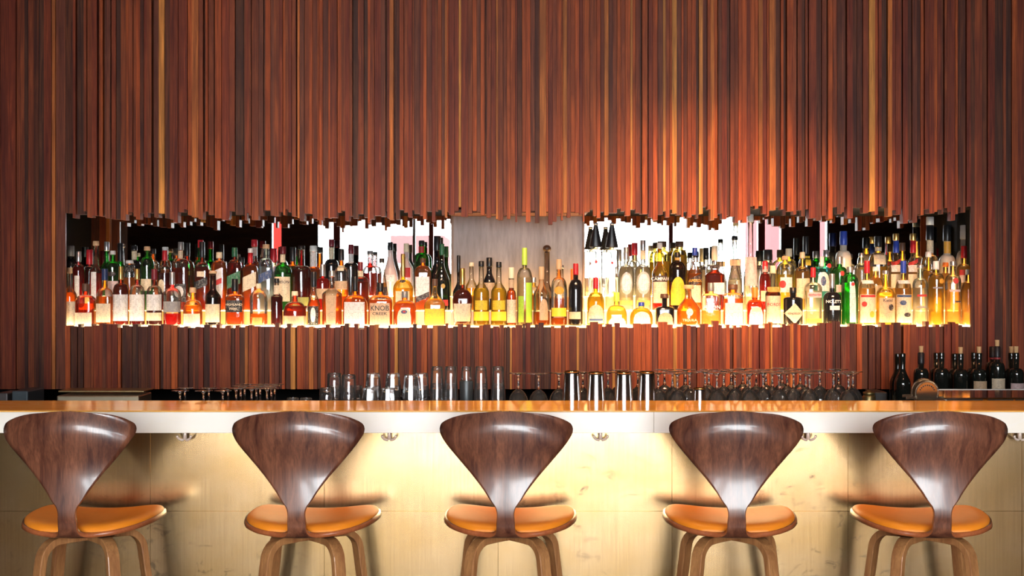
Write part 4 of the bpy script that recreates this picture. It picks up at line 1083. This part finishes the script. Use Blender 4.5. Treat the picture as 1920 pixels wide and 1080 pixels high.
    for i, (x, z) in enumerate(path):
        a = Vector(path[min(i + 1, len(path) - 1)]) - Vector(path[max(i - 1, 0)]); a.normalize()
        nrm = Vector((-a[1], a[0]))
        if nrm[0] < 0 and i > 4: nrm = -nrm
        if i <= 4 and nrm[1] < 0: nrm = -nrm
        wv = .0185 if z > .3 else .0185 - .004 * (1 - z / .3)
        tv = .0105
        if i == len(path) - 1: nrm = Vector((1, 0))
        th.append([bm.verts.new((x + nrm[0] * q * tv, e * wv, z + nrm[1] * q * tv)) for q, e in ((1, -1), (1, 1), (-1, 1), (-1, -1))])
    for a, b in zip(th, th[1:]):
        for k in range(4): bm.faces.new((a[k], a[(k + 1) % 4], b[(k + 1) % 4], b[k]))
    bm.faces.new(th[0]); bm.faces.new(th[-1])
    bmesh.ops.recalc_face_normals(bm, faces=bm.faces)
    lm = bpy.data.meshes.new('stool_leg'); bm.to_mesh(lm); bm.free()
    lm.materials.append(leg_m)
    # swivel hub
    hb = bmesh.new()
    lathe_bm([(.095, .7225), (.10, .725), (.10, .730), (.07, .7345)], 28, bm=hb)
    hm = bpy.data.meshes.new('swivel_plate'); bmesh.ops.recalc_face_normals(hb, faces=hb.faces); hb.to_mesh(hm); hb.free(); hm.materials.append(hub_m)
    return me, cm, lm, hm
shell_me, cush_me, leg_me, hub_me = make_stool_meshes()
SY = 4.345      # world depth of the seat centre
stool_px = [(122.5, 169.5), (554, 582), (947.5, 955.5), (1382.5, 1370), (1769.5, 1732.5)]     # backrest and seat centres
stool_l = ['orange-cushioned walnut bar stool, leftmost, cut by the picture edge', 'orange-cushioned walnut bar stool, second from left',
           'orange-cushioned walnut bar stool in the middle of the five', 'orange-cushioned walnut bar stool, second from right',
           'orange-cushioned walnut bar stool, rightmost of the five']
for (xb_, xs_), l in zip(stool_px, stool_l):
    root = empty('bar_stool', (PX(xs_, SY), SY, 0), -math.asin((PX(xs_, SY) - PX(xb_, SY - .235)) / .235))
    tag(root, l, 'stool', 'bar stools along the bar')
    o = link('seat_shell', shell_me, None, root)
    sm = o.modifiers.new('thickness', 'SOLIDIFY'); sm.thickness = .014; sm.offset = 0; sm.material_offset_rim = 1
    o['label'] = 'hourglass bent plywood back and seat'
    o = link('seat_cushion', cush_me, None, root); o['label'] = 'orange leather pad'
    link('swivel_plate', hub_me, None, root)
    for a in (40, 140, 231, 309):
        o = link('leg', leg_me, None, root)
        o.rotation_euler = (0, 0, R(a))
        bv = o.modifiers.new('round', 'BEVEL'); bv.width = .0025; bv.segments = 2; bv.limit_method = 'ANGLE'

# ================================================================== GLASSWARE ON THE LEDGE
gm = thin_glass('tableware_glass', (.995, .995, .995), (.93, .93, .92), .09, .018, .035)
gs = bpy.data.materials.new('solid_stem_glass'); gs.use_nodes = True
_b = gs.node_tree.nodes['Principled BSDF']
_b.inputs['Base Color'].default_value = (.98, .98, .98, 1); _b.inputs['Transmission Weight'].default_value = 1.0
_b.inputs['Roughness'].default_value = .03; _b.inputs['IOR'].default_value = 1.48
def cached(key, fn, _c={}):
    if key not in _c: _c[key] = fn()
    return _c[key]
def mesh_lathe(prof, seg, closed, mat):
    bm = lathe_bm(prof, seg, closed=closed)
    bmesh.ops.recalc_face_normals(bm, faces=bm.faces)
    me = bpy.data.meshes.new('glassware'); bm.to_mesh(me); bm.free()
    for p in me.polygons: p.use_smooth = True
    me.materials.append(mat)
    return me
def stem_glass(x, Z, h, rb, rf, bowl_h, label, group, name='wine_glass', z0=LZ):
    """glass standing upside down on its rim"""
    key = (h, rb, rf, bowl_h)
    def mk():
        b = [(rb * .80, 0)] + [(rb * (.80 + .20 * math.sin(min(t * 1.9, 1) * PI / 2)) * math.sqrt(max(0.0, 1 - max(0, (t - .5) / .5) ** 2.0)) if t < .98 else .006, bowl_h * t) for t in [i / 12 for i in range(1, 13)]]
        bowl = mesh_lathe(b, 20, False, gm)
        stem = mesh_lathe([(.0065, bowl_h - .002), (.0042, bowl_h + .012), (.0036, (bowl_h + h) / 2), (.0042, h - .012), (.010, h - .004)], 12, True, gs)
        foot = mesh_lathe([(.010, h - .0045), (rf * .6, h - .003), (rf, h - .0018), (rf, h), (.004, h + .0002)], 24, True, gs)
        return bowl, stem, foot
    bowl, stem, foot = cached(key, mk)
    root = empty(name, (PX(x, Z), Z, z0))
    link('bowl', bowl, None, root); link('stem', stem, None, root); link('foot', foot, None, root)
    tag(root, label, 'wine glass' if name == 'wine_glass' else 'glass', group)
def tumbler(x, Z, z0, h, r0, r1, label, group, name='tumbler', mat=None, facets=0):
    """upside down: rim radius r0 on the ledge, base r1 on top"""
    key = ('t', h, r0, r1, mat.name if mat else '', facets)
    def mk():
        seg = facets or 24
        body = mesh_lathe([(r0, 0), (r0 + (r1 - r0) * .5, h * .5), (r1 + (r0 - r1) * .04, h * .96), (r1 * .93, h)], seg, False, mat or gm)
        base = mesh_lathe([(r1 * .9, h - .014), (r1 * .95, h - .010), (r1 * .93, h - .0005), (r1 * .5, h - .002)], seg, True, mat or gm)
        if facets:
            for m_ in (body, base):
                for p in m_.polygons: p.use_smooth = False
        return body, base
    body, base = cached(key, mk)
    root = empty(name, (PX(x, Z), Z, z0))
    link('wall', body, None, root); link('base', base, None, root)
    tag(root, label, 'glass', group)
# coupes and small stemmed glasses at left
for i, x in enumerate((338, 382, 418)):
    stem_glass(x, 5.12, .118, .033, .031, .055, 'upturned coupe glass, %s from left on the bar ledge' % ordinal(i + 1), 'upturned coupes at left', 'coupe_glass')
for i, (x, Z) in enumerate(((347, 5.26), (392, 5.26), (428, 5.26))):
    stem_glass(x, Z, .118, .033, .031, .055, 'upturned coupe glass in second row, %s from left' % ordinal(i + 1), 'upturned coupes at left', 'coupe_glass')
k = 0
for g, xs in enumerate(((443, 451.5, 459), (472, 481, 488), (501, 509, 515.5))):
    for q, x in enumerate(xs):
        k += 1
        stem_glass(x, 5.10 + .105 * q, .128, .026, .033, .05, 'small upturned cordial glass, %s from left beside the coupes' % ordinal(k), 'upturned cordial glasses', 'cordial_glass')
for x, w_ in ((549, 'left'), (574, 'right')):
    tumbler(x, 5.1, LZ, .094, .024, .021, 'low upturned shot glass, %s of two beside the rocks glasses' % w_, 'low shot glasses', 'shot_glass')
# rocks glasses, stacked two or three high
rk = [(613, 5.07, 2, 0), (627, 5.17, 3, 0), (654, 5.08, 3, 0), (667, 5.18, 2, 0), (693, 5.07, 2, 12), (700, 5.16, 3, 12), (728, 5.07, 2, 12), (737, 5.16, 3, 12), (771, 5.08, 3, 12), (790, 5.17, 3, 12)]
for i, (x, Z, n, fac) in enumerate(rk):
    w = .0290 if not fac else .0335
    for lv in range(n):
        tumbler(x, Z, LZ + .046 * lv, .085, w - .0003 * lv, (w - .0003 * lv) * (.88 if not fac else .72),
                'upturned %srocks glass, %s of its stack, %s stack from left' % ('faceted ' if fac else '', 'top' if lv == n - 1 else ('bottom', 'middle')[lv], ordinal(i + 1)), 'stacked rocks glasses', 'rocks_glass', None, fac)
# highball stacks
tin_dark = plain('dark_shaker_cup', (.075, .085, .09, 1), .42, .6)
for i, x in enumerate((819.5, 845.5, 874.5, 902, 934)):
    if i == 2:
        tumbler(x, 5.12, LZ, .153, .0205, .0255, 'dark metal shaker cup with a clear glass standing on it', 'stacked highball glasses', 'shaker_cup', tin_dark)
        tumbler(x, 5.12, LZ + .1532, .049, .0200, .0180, 'clear mixing glass standing on the dark shaker cup', 'stacked highball glasses', 'mixing_glass')
    else:
        tumbler(x, 5.12, LZ, .143, .029, .0225, 'lower upturned highball glass, %s stack from left' % ordinal(i + 1), 'stacked highball glasses', 'highball_glass')
        tumbler(x, 5.12, LZ + .061, .1425, .0285, .0205, 'upper highball glass nested on another, %s stack from left' % ordinal(i + 1), 'stacked highball glasses', 'highball_glass')
# wine glasses
wx = [(972, 5.08), (1010, 5.08), (1048, 5.08), (1093, 5.14), (1140, 5.14), (1196, 5.2), (1160, 5.26), (1234, 5.08), (1246, 5.30), (1261, 5.18), (1270, 5.08), (1285, 5.30), (1293, 5.14),
      (1322, 5.08), (1329, 5.30), (1344, 5.18), (1357, 5.08), (1371, 5.30), (1378, 5.18), (1393, 5.08), (1401, 5.30), (1406, 5.18), (1418, 5.08), (1431, 5.30), (1436, 5.08),
      (1448, 5.18), (1461, 5.30), (1466, 5.40), (1476, 5.08), (1488, 5.24), (1500, 5.34), (1511, 5.08), (1518, 5.30), (1537, 5.08), (1563, 5.14), (1572, 5.32), (1591, 5.14), (1599, 5.30)]
wx.sort()
placed = [(PX(q, 5.02), 5.02) for q in (1072, 1117.5, 1169.5, 1213, 1311.5)]     # the shaker tins
fixed = []
for x, Z in wx:                       # keep the feet from touching
    for zt_ in [Z] + [5.06 + .02 * q for q in range(21)]:
        X = PX(x, zt_)
        if all((X - a) ** 2 + (zt_ - b) ** 2 > (.082 if b == 5.02 else .0735) ** 2 for a, b in placed):
            placed.append((X, zt_)); fixed.append((x, zt_)); break
for i, (x, Z) in enumerate(fixed):
    n = len(fixed)
    side = '%s from left' % ordinal(i + 1) if i < n / 2 else '%s from right' % ordinal(n - i)
    stem_glass(x, Z, .183, .0365, .036, .127, 'upturned wine glass, %s of the wine glasses on the ledge' % side, 'upturned wine glasses on the bar ledge')
# polished shaker tins
steel = plain('polished_steel', (.88, .86, .84, 1), .16, 1.0)
tl = ['polished steel shaker tin, leftmost of the four tall ones', 'polished steel shaker tin, second of the four tall ones', 'polished steel shaker tin, third of the four tall ones', 'polished steel shaker tin, rightmost of the four tall ones']
def tin(x, Z, h, r0, r1, label):
    root = empty('shaker_tin', (PX(x, Z), Z, LZ))
    lathe('cup', [(r0 * 1.02, 0), (r0 * 1.03, .003), (r0, .006), (r0 + (r1 - r0) * .55, h * .5), (r1, h - .010), (r1 * .97, h - .004), (r1 * .90, h - .002)], steel, root, seg=40, closed=False)
    lathe('base_rim', [(r1 * .90, h - .003), (r1 * 1.0, h - .004), (r1 * 1.02, h - .001), (r1 * .96, h + .001), (r1 * .84, h - .004), (r1 * .4, h - .005)], plain('tin_rim_gold', (.80, .58, .28, 1), .15, 1.0), root, seg=40)
    tag(root, label, 'shaker', 'steel shaker tins on the bar ledge')
SH = PZ(698, 5.02) - LZ
for x, l, dz in zip((1072, 1117.5, 1169.5, 1213), tl, (.004, 0, 0, .002)): tin(x, 5.02, SH + dz, .0400, .0275, l)
tin(1311.5, 5.015, PZ(727.5, 5.015) - LZ, .029, .0215, 'short polished steel jigger cup in front of the wine glasses')

# ---- strainers, dish and condiment tray at right
Zs = 5.03
dish = empty('glass_dish', (PX(1735, Zs), Zs + .01, LZ))
lathe('bowl', [(.040, 0), (.052, .03), (.060, .085), (.058, .085), (.05, .03), (.03, .004)], gm, dish, seg=28, closed=True)
tag(dish, 'small clear glass dish holding the cocktail strainers', 'dish')
def strainer(x, y, Z, tilt, label):
    root = empty('cocktail_strainer', (PX(x, Z), Z, PZ(y, Z)))
    root.rotation_euler = (R(tilt), 0, R(6))
    wm = plain('strainer_steel', (.72, .58, .42, 1), .22, 1.0)
    bm = bmesh.new()                              # perforated plate
    lathe_bm([(.0385, -.0008), (.039, 0), (.0385, .0008)], 36, bm=bm)
    me = bpy.data.meshes.new('plate')
    bmesh.ops.recalc_face_normals(bm, faces=bm.faces)
    bm.to_mesh(me); bm.free(); o = link('plate', me, wm, root); o.rotation_euler = (R(90), 0, 0)
    hb = bmesh.new()
    for q in range(9):
        a = R(-64 + 16 * q)
        lathe_bm([(.0022, -.0016), (.0026, 0), (.0022, .0016)], 8, bm=hb)
        vs = hb.verts[-24:] if False else None
        hb.verts.ensure_lookup_table()
        for v in hb.verts[-24:]:
            v.co = Vector((v.co.x + math.sin(a) * .028, v.co.z - .0012, v.co.y + math.cos(a) * .028))
    from_bm('hole_row', hb, plain('hole_dark', (.03, .025, .02, 1), .6), root)
    pts = []                                      # coil spring round the rim
    n = 46 * 8
    for q in range(n + 1):
        t = q / n; a = R(-120 + 240 * t); c = 2 * PI * 46 * t
        rr = .041 + .0042 * math.cos(c)
        pts.append((math.sin(a) * rr, .0042 * math.sin(c) + .002, math.cos(a) * rr))
    from_bm('coil_spring', tube_bm(pts, .0008, 5), wm, root, None, True)
    hd = bmesh.new(); add_box(hd, -.075, -.036, -.001, .001, -.022, -.012, .0009)
    add_box(hd, .036, .058, -.001, .001, -.020, -.012, .0009)
    from_bm('handle_and_tab', hd, wm, root)
    tag(root, label, 'strainer', 'cocktail strainers in the glass dish')
strainer(1731, 733, 5.055, 8, 'coil-rimmed steel cocktail strainer, back one in the dish')
strainer(1738, 737, 5.03, 8, 'coil-rimmed steel cocktail strainer, front one in the dish')

tray = empty('condiment_tray', (PX(1880, 5.2), 5.2, LZ))
tag(tray, 'long condiment tray with clear lid at right end of bar', 'tray')
TX0, TX1 = PX(1772, 5.0), PX(2080, 5.0)
tm = plain('tray_steel', (.42, .38, .34, 1), .3, .7)
child_box('base', tray, TX0, TX1, 5.0, 5.38, LZ, LZ + .055, plain('tray_black', (.02, .02, .022, 1), .4), bev=.003)
child_box('front_lip', tray, TX0 + .002, TX1, 4.995, 5.0, LZ + .078, LZ + .092, tm, bev=.001)
for xx in (TX0 + .004, TX1 - .004): child_box('end_wall', tray, xx - .003, xx + .003, 5.0005, 5.38, LZ + .0552, LZ + .096, tm, bev=.001)
child_box('front_wall', tray, TX0, TX1, 5.0005, 5.006, LZ + .0552, LZ + .078, plain('tray_black', (.02, .02, .022, 1), .4))
child_box('lid', tray, TX0, TX1, 4.998, 5.38, LZ + .0965, LZ + .102, thin_glass('lid_acrylic', (.80, .78, .76), (.45, .42, .40), .12, .06), bev=.001)
child_box('lid_hinge', tray, TX0, TX1, 5.3805, 5.39, LZ, LZ + .104, tm)
lem = plain('lemon_flesh', (.90, .62, .12, 1), .5); rind = plain('orange_rind', (.85, .30, .04, 1), .5)
for i, (x, Z, m_, l) in enumerate(((1812, 5.12, rind, 'orange wedge under the tray lid, leftmost'), (1848, 5.2, lem, 'lemon wedge under the tray lid, second from left'),
                                (1883, 5.1, lem, 'lemon wedge under the tray lid, third from left'), (1902, 5.22, rind, 'orange wedge under the tray lid, fourth from left'))):
    root = empty('citrus_wedge', (PX(x, Z), Z, LZ + .0555)); root.rotation_euler = (0, 0, R(25 * i))
    bm = bmesh.new(); n = 10; L_ = []
    for q in range(n + 1):
        t = q / n; a = PI * t
        xx = -.026 + .052 * t; ww = .015 * math.sin(a) + .0005
        L_.append([bm.verts.new((xx, -ww, 0)), bm.verts.new((xx, ww, 0)), bm.verts.new((xx, 0, .024 * math.sin(a) + .0006))])
    for a, b in zip(L_, L_[1:]):
        for q in range(3): bm.faces.new((a[q], a[(q + 1) % 3], b[(q + 1) % 3], b[q]))
    bm.faces.new(L_[0]); bm.faces.new(L_[-1])
    from_bm('flesh', bm, m_, root, None, True)
    pts = [(-.026 + .052 * q / 10, 0, .024 * math.sin(PI * q / 10) + .0012) for q in range(11)]
    from_bm('rind', tube_bm(pts, .0022, 6), rind, root, None, True)
    tag(root, l, 'fruit', 'citrus wedges in the condiment tray')
